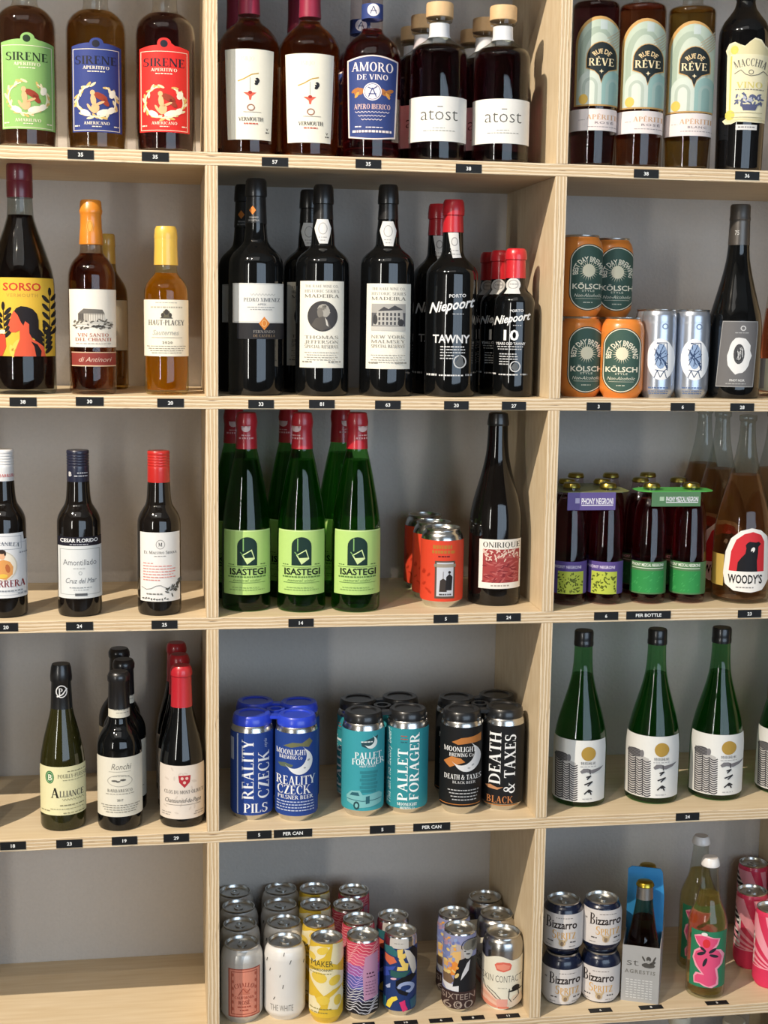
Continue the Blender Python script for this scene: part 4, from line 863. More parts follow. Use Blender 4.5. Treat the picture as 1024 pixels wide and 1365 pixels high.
# rose bottle cut by the right edge
t = Bottle('wine_bottle', 'clear bottle of rose wine at the right edge behind the black bottle', 2, 1028, 42, [(500, 41.5), (470, 39), (440, 33), (415, 27), (395, 22), (382, 19)], glass('efeeea'), y=.125, liq=liquid('c05a3c'), level=411)
t.lathe('stopper', [(383, 19), (381, 21), (374, 20), (372, 14)], glass('e6e8ea')); a = t.art(1028); a.rect(1010, 478, 1050, 521, 'c9bd9c'); a.rect(1010, 478, 1020, 518, '9a938a'); a.build()
for x0, x1, y0, y1, s, l in ((12.7, 48.7, 529, 542, '38', 'black price tag 38 under the yellow-labelled vermouth'), (101, 138, 529, 541, '30', 'black price tag reading 30 under the orange-capsuled bottle'), (209.6, 245, 531, 543, '20', 'black price tag 20 under the golden half bottle'), (331, 365, 533, 544, '33', 'black price tag reading 33 under the sherry'), (412, 446, 533, 544, '81', 'black price tag reading 81 under the portrait label'), (500, 534, 534.5, 544.6, '63', 'black price tag reading 63 under the building picture label'), (592, 624.6, 535, 545.5, '20', 'black price tag 20 under the tall port bottle'), (669, 701, 536, 546, '27', 'black price tag reading 27 under the small port bottle'), (782, 814, 537, 547, '3', 'black price tag reading 3 under the orange cans'), (894, 926, 538, 548, '6', 'black price tag 6 under the slim silver cans'), (973.5, 1005, 539.5, 549, '28', 'black price tag reading 28 under the grey-labelled wine')):
    price(2, x0, x1, y0, y1, s, l)
# ================================================================ row 3
def half_sherry(cx, label, pyb, capcol, y0):
    t = Bottle('sherry_bottle', label, 3, cx, 57.5, [(701 + y0, 57.5), (693 + y0, 57), (686 + y0, 54), (680 + y0, 48.5), (674 + y0, 41), (669 + y0, 35.5), (662 + y0, 32.5), (640 + y0, 29.6)], dark_glass('120f0d'), pyb=pyb, group='black half bottles of sherry')
    t.lathe('screw_cap', [(640 + y0, 29), (639 + y0, 29.4), (622 + y0, 29)] + [q for k in range(5) for q in ((620 + y0 - 3.6 * k, 29.2), (618.6 + y0 - 3.6 * k, 28.2), (617.4 + y0 - 3.6 * k, 29.2))] + [(600 + y0, 29.2), (598.6 + y0, 27.4)], foil(capcol)); return t
t = half_sherry(8, 'black sherry half bottle with white cap at the left edge', 824.5, 'e4e4e4', 0)
a = t.art(8); a.text('BARRERA', 10, 634, 4, 'c2443a', 22, 'S'); a.build('cap_print')
a = t.art(8); a.poly([(-24, 712), (30, 711), (31, 721), (37, 721), (37, 797), (-24, 798)], 'dfe1e4'); a.setup(755); a.frame(-22, 715, 28, 733, .8, 'a9aeb6'); a.frame(-22, 724, 34, 794, .7, 'b9bdc4')
a.text('MANZANILLA', 4, 725, 5, '5d6470', 44, 'S', arc=90); a.disc(4, 755, 18, 20, 'cfc9ba', 24); a.disc(4, 755, 16.5, 18.5, 'e8e2d2', 24)
a.poly([(-9, 770), (-8, 754), (-2, 748), (5, 746), (13, 749), (17, 756), (16, 766), (8, 773)], 'd99a58'); a.blobs([(-4, 762, 5, 3, 30), (10, 758, 3, 6, 10)], 'b5663a'); a.disc(3, 740, 4.6, 6, 'e0b08c', 14); a.blobs([(3, 735.5, 5, 3, 0), (7, 738, 1.4, 3, 0)], '33261f'); a.blobs([(4, 768, 6, 3, 0)], 'e3bd4e')
a.text('BARRERA', 8, 778, 9, '7d1f26', 48, 'S'); a.micro(-4, 28, 787, 1.8, '8d929a'); a.micro(25, 35, 737, 1.6, '9ba0a8'); a.micro(22, 33, 791, 1.8, '9ba0a8'); a.build()
t = half_sherry(107, 'black sherry half bottle with navy cap and grey framed label', 823, '23263a', 1)
a = t.art(103); a.text('B', 94, 632, 6, 'dcdcdc', 3.4, 'b'); a.micro(103, 116, 630, 1.3, 'c2c5cc'); a.micro(99, 116, 634, 1.3, 'c2c5cc'); a.build('cap_print')
a = t.art(107); a.rect(78.5, 716, 134.5, 728, '1b1a26'); a.setup(757); a.text('CESAR FLORIDO', 106, 720.5, 5, 'eceef0', 48, 'b'); a.micro(94, 118, 725.5, 1, 'b9bcc4')
a.rect(79, 728, 135.5, 798, 'd6dadb'); a.frame(81.5, 732, 132, 793, .8, 'a3a9aa'); a.text('Amontillado', 106.5, 749.5, 8, '6a6d72', 42, ''); a.micro(98, 114, 757, 2, 'b9bdbe'); a.ring(107, 764, 2.4, 2.6, .8, 'a5aaac', 10)
a.text('Cruz del Mar', 108, 774, 7, '70757a', 39, 'i'); a.micro(93, 121, 783, 1.1, '8a8f92'); a.micro(98, 117, 786, 1, 'a0a5a8'); a.rect(100, 791, 115.5, 794.4, '55585c'); a.build()
t = half_sherry(213, 'black sherry half bottle with red cap and white sketch label', 821.5, 'c02a26', 2)
a = t.art(213); a.rect(188, 710, 239, 802, 'e4e3e0'); a.setup(756); a.ring(214, 726, 6, 6.4, 1, 'a5a3a0', 16); a.text('M', 214, 726, 5, '33322f', 5, 'S'); a.text('El Maestro Sierra', 214, 736.5, 4, '66645f', 42, 'S'); a.micro(206, 222, 741, 1, '9a9894')
for k in range(7): a.micro(192, (206, 228, 234, 233, 230, 233, 214)[k], 750.5 + 3.7 * k, 1.2, 'd98a80', k)
rn = random.Random(9); a.lines([[(190 + 6 * k, 783 + 3 * math.sin(k * 1.3)), (196 + 6 * k, 783 + 3 * math.sin(k * 1.3 + 1.3))] for k in range(8)], .7, '8a8986'); a.blobs([(228 + rn.uniform(-8, 9), 788 + rn.uniform(-6, 7), 3, .9, rn.uniform(0, 180)) for _ in range(16)] + [(237, 778, 5, 2, 40), (238, 774, 3, 1, 20)], '4d4e4a')
a.blobs([(192 + 3.4 * k, 799 + rn.uniform(-1.5, 1), 1.6, .9, rn.uniform(0, 90)) for k in range(10)], '5d5e5a'); a.micro(196, 216, 791, 1.6, '77776f'); a.build()
# green cider bottles
def cider(cx, label, pyb):
    t = Bottle('cider_bottle', label, 3, cx, 65, [(712, 65), (695, 63), (675, 58), (650, 49.5), (625, 40), (608, 32.5), (596, 27.5), (560, 25)], glass('9ccf8e'), pyb=pyb, group='green cider bottles with lime labels', liq=liquid('4f9a34', scat=.35), level=612)
    t.lathe('capsule', [(597.5, 28.6), (596, 28.4), (572, 26.2), (568, 27.6), (562, 27.6), (557, 26), (550.5, 24.6), (549.4, 21)], foil('b3202c'))
    return t
def cider_art(t, c, cc):
    a = t.art(c); x0, x1 = c - 30, c + 30; a.rect(x0, 707, x1, 793, 'b4d67e'); a.setup(750); a.rect(x0, 707.6, x1, 708.6, 'd0e6a4')
    gn = '17332c'; a.poly([(c - 13, 754), (c - 13, 729)] + [(c + 0 - 13 * math.cos(math.pi * k / 12), 728 - 12 * math.sin(math.pi * k / 12)) for k in range(1, 12)] + [(c + 13, 729), (c + 13, 754)], gn)
    a.lines([[(c - 5, 718), (c - 5, 735)]], 1.4, '7fb06a'); a.poly([(c - 7, 740), (c + 6, 732.5), (c + 10, 745), (c, 752.5)], 'cfe3a2'); a.poly([(c - 5, 740.5), (c + 5.2, 734.4), (c + 8.4, 743.4), (c - 3, 744)], gn); a.line([(c - 9, 736), (c - 4, 742)], 1, '7fb06a')
    a.micro(x0 + 6, x0 + 13, 752.5, 1, '4d6a3c'); a.micro(x1 - 13, x1 - 6, 752, 1.2, '4d6a3c'); a.line([(x0 + 5, 756), (x1 - 5, 756)], .5, '4d6a3c')
    a.text('ISASTEGI', c + 1, 762, 8.6, '16241c', 46, 'b'); a.micro(c - 24, c + 24, 768.2, 1.8, '5d7f44'); a.text('natural cider', c, 773.5, 3.2, '6a8a4c', 36, 'i'); a.line([(c - 23, 776.8), (c + 23, 776.8)], .6, '5d7f44')
    a.micro(c - 19, c + 17, 783, .9, '7d9a5a'); a.micro(c - 22, c + 22, 786, .9, '7d9a5a', 3); a.build()
    a = t.art(cc, off=.0015); a.blobs([(cc, 571, 5.4, 5, 0), (cc - 3, 568.4, 2.6, 2.4, 0), (cc + 3, 568.4, 2.6, 2.4, 0)], 'e6c9c6', 12); a.line([(cc, 567), (cc + 2, 563.6)], 1, 'e6c9c6'); a.micro(cc - 5, cc + 5, 579.5, 1.4, 'e0a9a8'); a.micro(cc - 8, cc + 9, 583, 2.2, 'e0a9a8'); a.build('capsule_print')
c1 = cider(328.5, 'green cider bottle nearest the left divider', 816); cider_art(c1, 329.5, 328)
c2 = cider(401.5, 'middle green cider bottle of the front three', 817); cider_art(c2, 402, 396)
c3 = cider(473.5, 'green cider bottle on the right of the front three', 817); cider_art(c3, 476.5, 483)
for src, x, l in ((c1, 312, 'green cider bottle behind the one nearest the divider'), (c2, 384, 'green cider bottle behind the middle front one'), (c3, 452, 'green cider bottle behind the right front one')): dup(src, l, x, .165)
# red cans
t = Can('beer_can', 'red beer can at the front with a picture panel', 3, 588, 'std', metalm('d2d2d0', .22), pyb=811, group='red beer cans beside the tall dark bottle')
a = t.art(589); a.band(721, 802, 'd4452c'); a.setup(762); a.micro(577, 602, 727, 5, 'b0712e'); a.micro(576, 606, 734, 4, 'b0712e', 3); a.micro(584, 600, 741, 2, '6d1a1a')
a.rect(580, 748, 606, 798, '5a4a40'); a.rect(579, 752, 607, 756, '8a8274'); a.rect(582.5, 750, 604, 795, 'c3c7d0'); a.rect(582.5, 752, 604, 756.5, '9a9284')
a.poly([(586, 789), (587, 774), (591, 771), (595, 774), (596, 789)], '3b3430'); a.poly([(594, 787), (595, 769), (599, 765), (603, 769), (602, 787)], '1f1c1d'); a.disc(599, 763, 1.8, 2, '2a2524', 8); a.line([(591, 762), (591, 772)], .7, '77706c'); a.micro(586, 602, 791.5, 2, '4d4c50')
rn = random.Random(4); a.blobs([(568 + rn.uniform(-4, 6), 760 + rn.uniform(0, 36), 3, 1.2, rn.uniform(0, 180)) for _ in range(8)], 'b8351f'); a.build('wrap')
dup(t, 'red beer can second in its file', 576.5, .125); dup(t, 'rearmost red beer can of its file', 565, .205)
# tall dark bottle with a red landscape label
t = Bottle('wine_bottle', 'tall dark bottle with crown cap and a red textured picture label', 3, 658, 70, [(702, 70), (688, 68.8), (672, 63.5), (655, 55), (638, 45.5), (620, 36.5), (602, 30), (585, 27.5), (566, 26.5)], dark_glass('0d0b0a'), pyb=808.5)
t.lathe('crown_cap', [(567, 27.6), (566, 28.6), (563, 28.4), (556, 26.6), (551, 25), (549.6, 20)], foil('1a1a1b'))
a = t.art(666); a.rect(639, 719.5, 693, 785, 'e9e5dc'); a.setup(752); a.text('ONIRIQUE', 668, 726.5, 7, '4d4a46', 49, 'S'); a.rect(644, 732.5, 691, 777, '9d3f3f')
rn = random.Random(8); a.blobs([(644.5 + 46 * rn.random(), 733 + 14 * rn.random() ** 1.4, rn.uniform(1.5, 4), .9, rn.uniform(20, 160)) for _ in range(46)], 'ddc3b4'); a.blobs([(645 + 45 * rn.random(), 740 + 36 * rn.random(), rn.uniform(2, 5), 1, rn.uniform(-40, 60)) for _ in range(40)], 'b55f5c'); a.blobs([(645 + 45 * rn.random(), 748 + 28 * rn.random(), rn.uniform(2, 5), .8, rn.uniform(-40, 60)) for _ in range(26)], '7f2a30')
a.rect(644, 777, 691, 784.5, 'e9e5dc'); a.micro(655, 679, 780, 1.8, 'a49c92'); a.build()
# negroni packs
def negroni(cx, y, cap, lab1, lab2, label, grp, art=True):
    t = Bottle('negroni_bottle', label, 3, cx, 46, [(782, 47), (745, 46.5), (715, 45), (690, 42.5), (675, 38), (666, 31), (660, 26), (655, 22.5), (645, 21.5)], glass('efe6e6'), y=y, group=grp, liq=liquid('8a1628'), level=664)
    p = []
    for k in range(3): p += [(.0128, 0)]
    zt = t.top; link('crown_cap', lathe_mesh('crown_cap', [(0, zt - .006), (.0128, zt - .006), (.0138, zt - .0045), (.0134, zt - .002), (.0118, zt + .0012), (.009, zt + .0022), (0, zt + .0024)], metalm(cap, .3), 30), t.root)
    return t
GOLD = 'a8984a'
def pack_art(t, c, base, lime):
    a = t.art(c); a.band(749, 792, base); a.setup(770)
    if lime:
        a.rect(c - 16, 762, c + 17, 792, 'b3c04a'); rn = random.Random(int(c)); a.blobs([(c - 15 + 31 * rn.random(), 764 + 26 * rn.random(), rn.uniform(1, 2.2), rn.uniform(.6, 1.1), rn.uniform(0, 180)) for _ in range(60)], '55601f'); a.text('PHONY NEGRONI', c - 4, 756, 4, 'd9d2e6', 36, 'b')
    else:
        a.text('PHONY MEZCAL NEGRONI', c + 1, 753, 4, 'dfe6dc', 40, 'b'); a.rect(c - 19, 757, c + 21, 758, 'c9d6c6'); a.rect(c - 21, 761, c + 22, 790, '2f8a48'); rn = random.Random(int(c)); a.blobs([(c - 20 + 40 * rn.random(), 763 + 26 * rn.random(), 2, .7, 45) for _ in range(24)], '3f9a55')
    a.build('label')
PU, GR = '5b4a8c', '4f7a4f'
nb = {}
g1, g2 = 'negroni bottles in the purple-topped packs', 'negroni bottles in the green-topped packs'
n1 = negroni(757, .064, GOLD, 0, 0, 'dark red negroni bottle at front left of the purple-topped pack', g1); pack_art(n1, 760, PU, True)
n2 = negroni(805, .064, GOLD, 0, 0, 'dark red negroni bottle at front right of the purple-topped pack', g1); pack_art(n2, 805, PU, True)
dup(n1, 'negroni bottle at rear left of the purple-topped pack', 751, .119); dup(n2, 'negroni bottle at rear right of the purple-topped pack', 797, .119)
dup(n1, 'negroni bottle at left of the shaded pack behind the purple top', 763, .202); dup(n2, 'negroni bottle at right of the shaded pack behind the purple top', 809, .202)
n3 = negroni(862.5, .064, GOLD, 0, 0, 'dark red negroni bottle at left of the green-topped pack', g2); pack_art(n3, 862, GR, False)
n4 = negroni(915, .064, GOLD, 0, 0, 'dark red negroni bottle at right of the green-topped pack', g2); pack_art(n4, 911, GR, False)
dup(n3, 'negroni bottle at left of the pack behind the green top', 848, .138); dup(n4, 'negroni bottle at right of the pack behind the green top', 898, .138)
dup(n3, 'negroni bottle left at the very back behind the green top', 858, .21)
def topper(name, label, bottles, ys, col, flapcol, flap, txt, zt, edge):
    """carton plate slipped over the bottle necks, with a printed flap folded down at the front"""
    xs = [b for b in bottles]; xa, xb = min(xs) - .027, max(xs) + .030; ya, yb = min(ys) - .030, max(ys) + .028
    o = ((xa + xb) / 2, (ya + yb) / 2, SH[3]); root = thing(name, label, 'carton', o, 'carton toppers on the negroni packs')
    hx, hy, c = (xb - xa) / 2, (yb - ya) / 2, .016; zt -= SH[3]
    ol = [(-hx + c, -hy), (hx - c, -hy), (hx - c * .35, -hy + c * .35), (hx, -hy + c), (hx, hy - c), (hx - c, hy), (-hx + c, hy), (-hx, hy - c), (-hx, -hy + c), (-hx + c * .35, -hy + c * .35)]
    V = [(x, y, z) for z in (zt - .001, zt) for x, y in ol]; n = len(ol)
    F = [tuple(range(n, 2 * n)), tuple(range(n - 1, -1, -1))] + [(i, (i + 1) % n, n + (i + 1) % n, n + i) for i in range(n)]
    rn = random.Random(int(abs(xa) * 1000)); NV = len(V); FM = [0] * len(F)
    for _ in range(90):
        x, y = rn.uniform(-hx + .008, hx - .012), rn.uniform(-hy + .005, hy - .006); l = rn.uniform(.003, .008); q = len(V)
        V += [(x, y, zt + .00012), (x + l, y + l * .45, zt + .00012), (x + l, y + l * .45 + .001, zt + .00012), (x, y + .001, zt + .00012)]; F.append((q, q + 1, q + 2, q + 3)); FM.append(1)
    link('plate', mesh('plate', V, F, [paint(col, .45), ink(edge)], FM, smooth=False), root)
    # folded flap
    P0 = ony(flap[0], flap[2], o[1] - hy); P1 = ony(flap[1], flap[2], o[1] - hy); x0, x1 = P0.x - o[0], P1.x - o[0]; z0 = ony((flap[0] + flap[1]) / 2, flap[3], o[1] - hy).z - SH[3]
    fl = link('flap', boxmesh('flap', x0, x1, -hy - .0008, -hy, z0, zt - .0008, paint(flapcol, .5)), root)
    b = Board((0, -hy - .0009, 0), (1, 0, 0), (0, 0, 1), (0, -1, 0)); hz = zt - z0; w_ = x1 - x0; cz = -(z0 + hz * .5)
    b.text(txt, x0 + w_ * .62, cz, hz * .33, 'e6e4ec', w_ * .66, 'b'); b.rect(x0 + w_ * .29, cz + hz * .2, x0 + w_ * .95, cz + hz * .25, 'e6e4ec'); b.rect(x0 + w_ * .16, cz - hz * .16, x0 + w_ * .25, cz + hz * .12, 'b9b2d2' if flapcol == PU else 'a9c4a8')
    link('flap_print', b.build('flap_print'), fl)
    return root
zt = SH[3] + n1.top - .009
topper('carton_topper', 'purple and olive carton topper on the front negroni pack', [n1.X, n2.X], [.064, .119], '767a48', PU, (757, 821, 657, 680), 'PHONY NEGRONI', zt, '9a9c66')
topper('carton_topper', 'bright green carton topper on the front negroni pack', [n3.X, n4.X], [.064], '4fae50', GR, (869.5, 934.6, 652, 675), 'PHONY MEZCAL NEGRONI', zt, '6cc069')
# clear cider bottles with the bear label
t = Bottle('cider_bottle', 'clear tall bottle of rose cider with a black bear on red label', 3, 985.5, 75, [(718, 75), (704, 73.5), (686, 68), (662, 56.5), (638, 43.5), (616, 32.5), (596, 25), (576, 21), (562, 19.5), (560, 23), (554, 23), (553, 19)], glass('e9ece8'), y=.07, group='clear bottles with the bear label', liq=liquid('d99a64', ior=1.06, scat=.2), level=632)
a = t.art(994); c = 994; a.poly([(c - 28, 766), (c - 26, 737), (c - 20, 719), (c - 8, 708), (c + 6, 704), (c + 18, 707), (c + 26, 716), (c + 28, 738), (c + 29, 774), (c + 22, 787), (c + 8, 790), (c - 14, 788), (c - 25, 780)], 'ece9e4'); a.setup(747)
a.poly([(c - 21, 762), (c - 19, 736), (c - 13, 720), (c - 3, 712), (c + 8, 709), (c + 18, 713), (c + 22, 722), (c + 23, 762)], 'cc2f38')
a.poly([(c - 11, 762), (c - 10, 750), (c - 6, 744), (c - 1, 738), (c, 731), (c - 1, 727), (c + 1, 724), (c + 4, 722), (c + 12, 723), (c + 15, 722), (c + 18, 725), (c + 15, 729), (c + 15, 738), (c + 14, 748), (c + 15, 762)], '17161a'); a.blobs([(c + 8.4, 733, 2.4, 3.8, -20)], 'ece9e4'); a.blobs([(c + 7.4, 735.5, 1.1, 1.4, 0), (c + 5, 730, .6, .6, 0)], '17161a')
a.text("WOODY'S", c, 772, 11.5, '1b1a1d', 43, 'b'); a.micro(c - 11, c + 12, 782.5, 1.6, '8d8a88'); a.build()
# back label seen through the glass
ang = t.art(957); ang.rect(946.5, 737, 966, 779, 'c2a453'); ang.build('side_label'); wo = t
for x, y, l in ((953, .158, 'clear bear-label bottle just behind and left of the front one'), (930, .2475, 'clear bear-label bottle deepest on the left'), (1022, .166, 'clear bear-label bottle behind at the right edge')): dup(wo, l, x, y)
for x0, x1, y0, y1, s, l in ((-8, 24, 831, 841, '20', 'black price tag 20 under the white-capped sherry'), (88, 124, 829, 840, '24', 'black price tag 24 under the navy-capped sherry'), (202, 236.5, 827, 838, '25', 'black price tag reading 25 under the red-capped sherry'), (384.5, 418, 825.5, 834.7, '14', 'black price tag reading 14 under the green ciders'), (578, 610.6, 819.5, 830, '5', 'black price tag 5 under the red cans'), (662, 694, 818, 827.6, '24', 'black price tag 24 under the red picture label'), (792, 824, 816, 826, '6', 'black price tag 6 under the purple-topped pack'), (835, 894, 814.5, 825, 'PER BOTTLE', 'long black price tag reading PER BOTTLE'), (983.7, 1014.6, 813, 823, '23', 'black price tag 23 under the bear label')):
    price(3, x0, x1, y0, y1, s, l)
# ================================================================ row 4
def smallwine(name, cx, wpx, prof, mat, cap, label, pyb, liq=None, level=None, group=None, y=None):
    t = Bottle(name, label, 4, cx, wpx, prof, mat, pyb=pyb, y=y, liq=liq, level=level, group=group)
    return t
t = smallwine('wine_bottle', 85, 59.5, [(1022, 59.5), (1006, 57), (990, 51.5), (970, 42), (952, 32.5), (940, 28)], dark_glass('23220c'), None, 'olive green half bottle of white wine with a pale yellow label', 1108.5)
t.lathe('capsule', [(942, 28.6), (940, 28.4), (908, 25.4), (906, 27), (900, 27.2), (889, 26), (884.5, 23)], foil('191a1c'))
a = t.art(82); a.ring(82, 922, 7.4, 8.4, 1.3, 'd9dadb', 18); a.text('P', 81, 922, 9, 'd9dadb', 6, 'S'); a.lines([[(76, 929), (83, 926), (89, 918)]], 1.6, 'e2e3e4'); a.build('capsule_emblem')
a = t.art(84); a.rect(55, 1022.5, 114.5, 1087, 'e4dfb2'); a.setup(1055); a.disc(67.5, 1036.5, 5.4, 8.6, '2f6a3c', 18); a.ring(67.5, 1036.5, 4.4, 7.4, 1, '8db98a', 16); a.text('B', 68, 1036.5, 8, 'dfe6cf', 5, 'b')
a.micro(90, 113, 1028.5, 1.2, '8d8868'); a.text('POUILLY-FUISSE', 96, 1035, 5, '77745c', 37, 'S'); a.micro(84, 112, 1040, 1, '9a9674'); a.text('A', 74, 1057, 13, '26251f', 11, 'S'); a.text('LLIANCE', 95, 1058.5, 8, '55524a', 31, 'S'); a.lines([[(83 + 1.8 * i, 1066 + (1.3 if i % 2 else -1.2)) for i in range(16)]], .6, '9a9674'); a.micro(80, 110, 1073, 1.3, '8d8868'); a.micro(68, 110, 1078, 1, 'a39f7c'); a.micro(57, 68, 1080.5, 1.2, '8d8868'); a.micro(84, 112, 1083.5, 1, '8d8868'); a.build()
al_ = t
# black half bottles with two cream bands
t = smallwine('wine_bottle', 160.5, 59, [(1000, 59), (991, 58.4), (984, 56), (977, 50.5), (971, 43), (966, 35.5), (960, 30), (954, 28), (940, 27)], BLK, None, 'black half bottle of red wine with a cream label, front of its file', 1108.5, group='black half bottles of red wine')
t.lathe('capsule', [(942, 28.4), (940, 28.2), (908, 26.6), (906, 28.4), (900, 28.4), (896, 26), (894.5, 23)], foil('1c1c1e'))
a = t.art(160); a.band(940.5, 957, 'd9d5c4'); a.micro(152, 171, 946, 1, '9a968a'); a.micro(155, 171, 950, 1, '9a968a'); a.build('neck_label')
a = t.art(160); a.rect(131, 1010, 189.5, 1089, 'dedacb'); a.setup(1050); a.text('Ronchi', 162, 1022, 8, '6f6c64', 26, 'i'); a.line([(146, 1029), (174, 1029)], .5, '9a968a'); a.ring(160, 1041, 16, 8, .7, 'a5a196', 22); a.blobs([(153, 1041, 4, 1.2, 0), (164, 1040, 4, 1.4, 0), (158, 1042, 3, 1, 10)], '5a5852'); a.micro(150, 172, 1034.5, .9, 'a5a196')
a.text('BARBARESCO', 160, 1054, 4, '77746a', 32, 'S'); a.micro(142, 178, 1058, .9, '9a968a'); a.text('2017', 160, 1066.5, 3, '8a867a', 8, 'b')
for k in range(3): a.micro(136 + 2 * k, 185 - 2 * k, 1073 + 3 * k, 1, '8d897d', k)
a.micro(142, 180, 1082, 1, '8d897d'); a.build(); bb = t
dup(bb, 'black half bottle second in its file, shifted to the right', 167, .122); dup(bb, 'rearmost black half bottle in the same file', 161, .195)
# red-capsuled half bottles
t = smallwine('wine_bottle', 243, 59.5, [(1024, 59.5), (1008, 57.5), (992, 52), (972, 42), (954, 33), (938, 27.5)], BLK, None, 'dark half bottle with bright red capsule and red crest, nearest the divider', 1104, group='red-capsuled half bottles of wine')
t.lathe('capsule', [(940, 28.4), (938, 28), (900, 26), (899, 27.2), (894, 27.2), (889, 25.6), (886.5, 22)], foil('b3222e'))
a = t.art(243); a.rect(214, 1021, 272, 1092, 'dfd5ca'); a.setup(1056); rn = random.Random(6); a.blobs([(216 + 54 * rn.random(), 1026 + 62 * rn.random(), 3, 1.2, rn.uniform(0, 180)) for _ in range(20)], 'd2c6ba')
a.poly([(238, 1034), (254, 1034), (253, 1043), (246, 1050.5), (239, 1043)], 'b0303a'); a.blobs([(243, 1038, 2, 2, 0), (249, 1038, 2, 2, 0), (246, 1043.5, 2, 2, 0)], 'dfc4b8'); a.text('CLOS DU MONT-OLIVET', 245, 1056, 4.6, '66605a', 50, 'S'); a.text('Chateauneuf-du-Pape', 244, 1067, 6, '55504a', 46, 'i'); a.line([(222, 1073), (266, 1073)], .6, '8a837a'); a.micro(217, 229, 1083, 1, '9a938a'); a.micro(217, 227, 1086, 1, '9a938a'); a.micro(259, 270, 1083, 1, '9a938a'); a.micro(258, 269, 1086, 1, '9a938a'); a.build(); cn = t
dup(cn, 'red-capsuled half bottle second in its file', 240, .122); dup(cn, 'rearmost red-capsuled half bottle in its file', 236.5, .2)
dup(al_, 'olive green half bottle just beyond the left edge of the view', -45, .05)
# four-packs of tall cans
TALU = metalm('d0d0ce', .25)
def tall(cx, label, pyb=None, y=None, grp=None): return Can('beer_can', label, 4, cx, 'tall', TALU, pyb=pyb, y=y, group=grp)
def carrier(cans, col, label):
    """moulded plastic four-pack handle: four ring caps and the web between them"""
    P = [Vector(c.root.location if hasattr(c, 'root') else c.location) for c in cans]; H = CANS['tall'][1]; o = sum(P, Vector()) / 4
    root = thing('can_carrier', label, 'can carrier', o, 'plastic four-pack can carriers'); m = paint(col, .3, 0, .2, .05)
    me = lathe_mesh('carrier_cap', [(.0285, -.0085), (.0302, -.0085), (.0304, -.004), (.0296, -.001), (.0286, .0045), (.0268, .0062), (.021, .0060), (.0195, .0042), (0, .0042)], m, 36)
    for p in P: link('carrier_cap', me, root, (p - o) + Vector((0, 0, H)))
    for i, j in ((0, 1), (2, 3), (0, 2), (1, 3)):
        a_, b_ = P[i] - o, P[j] - o; d = (b_ - a_); L_ = d.length; mid = (a_ + b_) / 2; wm = boxmesh('web', -(L_ / 2 - .026), L_ / 2 - .026, -.008, .008, -.002, .003, m, .001); ob = link('web', wm, root, mid + Vector((0, 0, H))); ob.rotation_euler = (0, 0, math.atan2(d.y, d.x))
    hm = lathe_mesh('finger_ring', [(.009, -.002), (.014, -.002), (.014, .003), (.009, .003), (.009, -.002)], m, 24); link('finger_ring', hm, root, (0, 0, H))
    return root
def moon(a, cx, cy, r, hexc):
    P = [(cx + r * math.cos(q), cy - r * math.sin(q) * 1.05) for q in [math.radians(-150 + 210 * k / 18) for k in range(19)]] + [(cx - r * .42 + r * .98 * math.cos(q), cy - r * .42 - r * .98 * math.sin(q) * 1.02) for q in [math.radians(52 - 186 * k / 16) for k in range(17)]]
    a.poly(P, hexc)
BL = '24428c'
g = 'blue cans in the four-pack'
r1 = tall(336, 'blue beer can with vertical white lettering, front left of its pack', 1095, grp=g)
a = r1.art(336); a.band(978, 1087, BL); a.setup(1032); a.rect(316.5, 979, 318, 1086, 'b9c0cc'); a.rect(308.5, 986, 312.5, 1016, 'aab2c4'); W_ = 'e9ebee'
a.text('REALITY', 330.5, 1026, 15, W_, 80, 'S', rot=90); a.text('CZECK', 351, 1034, 14, W_, 64, 'S', rot=90); a.text('style', 353, 992, 4, 'a9b4cc', 12, 'i', rot=90); a.text('PILS', 341, 1077.5, 12, W_, 32, 'S'); a.build('wrap')
r2 = tall(395, 'blue beer can with a crescent moon, front right of its pack', 1096.5, grp=g)
a = r2.art(394); a.band(978, 1088, BL); a.setup(1032); a.poly([(378, 995), (390, 990), (402, 991), (412, 985), (416, 990), (411, 997), (400, 995), (388, 997)], '6f7050'); a.poly([(371, 1019), (380, 1017), (391, 1020), (389, 1023), (374, 1023)], '5d6a5a')
moon(a, 399, 1015, 17, 'dfe3e6'); a.blobs([(411, 1014, 2, 1.2, 30), (406, 1024, 1.6, 1.2, 0)], '9aa0a6')
a.text('MOONLIGHT', 388.5, 1003, 7, W_, 39, 'S', slope=-.03); a.text('BREWING Co', 388, 1010, 4.6, W_, 30, 'S', slope=-.03); a.text('REALITY', 394.5, 1040.5, 11.5, W_, 51, 'S'); a.text('CZECK', 392, 1053, 11.5, W_, 44, 'S'); a.text('PILSNER BEER', 394, 1063, 5, W_, 46, 'S')
for k in range(4): a.micro(370, 418, 1068.5 + 3.8 * k, 1.4, 'b9c4e0', k)
a.build('wrap')
r3 = dup(r1, 'blue beer can at rear left of its pack', 340, r1.Y + .068); r4 = dup(r2, 'blue beer can at rear right of its pack', 397.5, r2.Y + .068)
carrier([r1, r2, r3, r4], '2a44c8', 'bright blue plastic four-pack carrier')
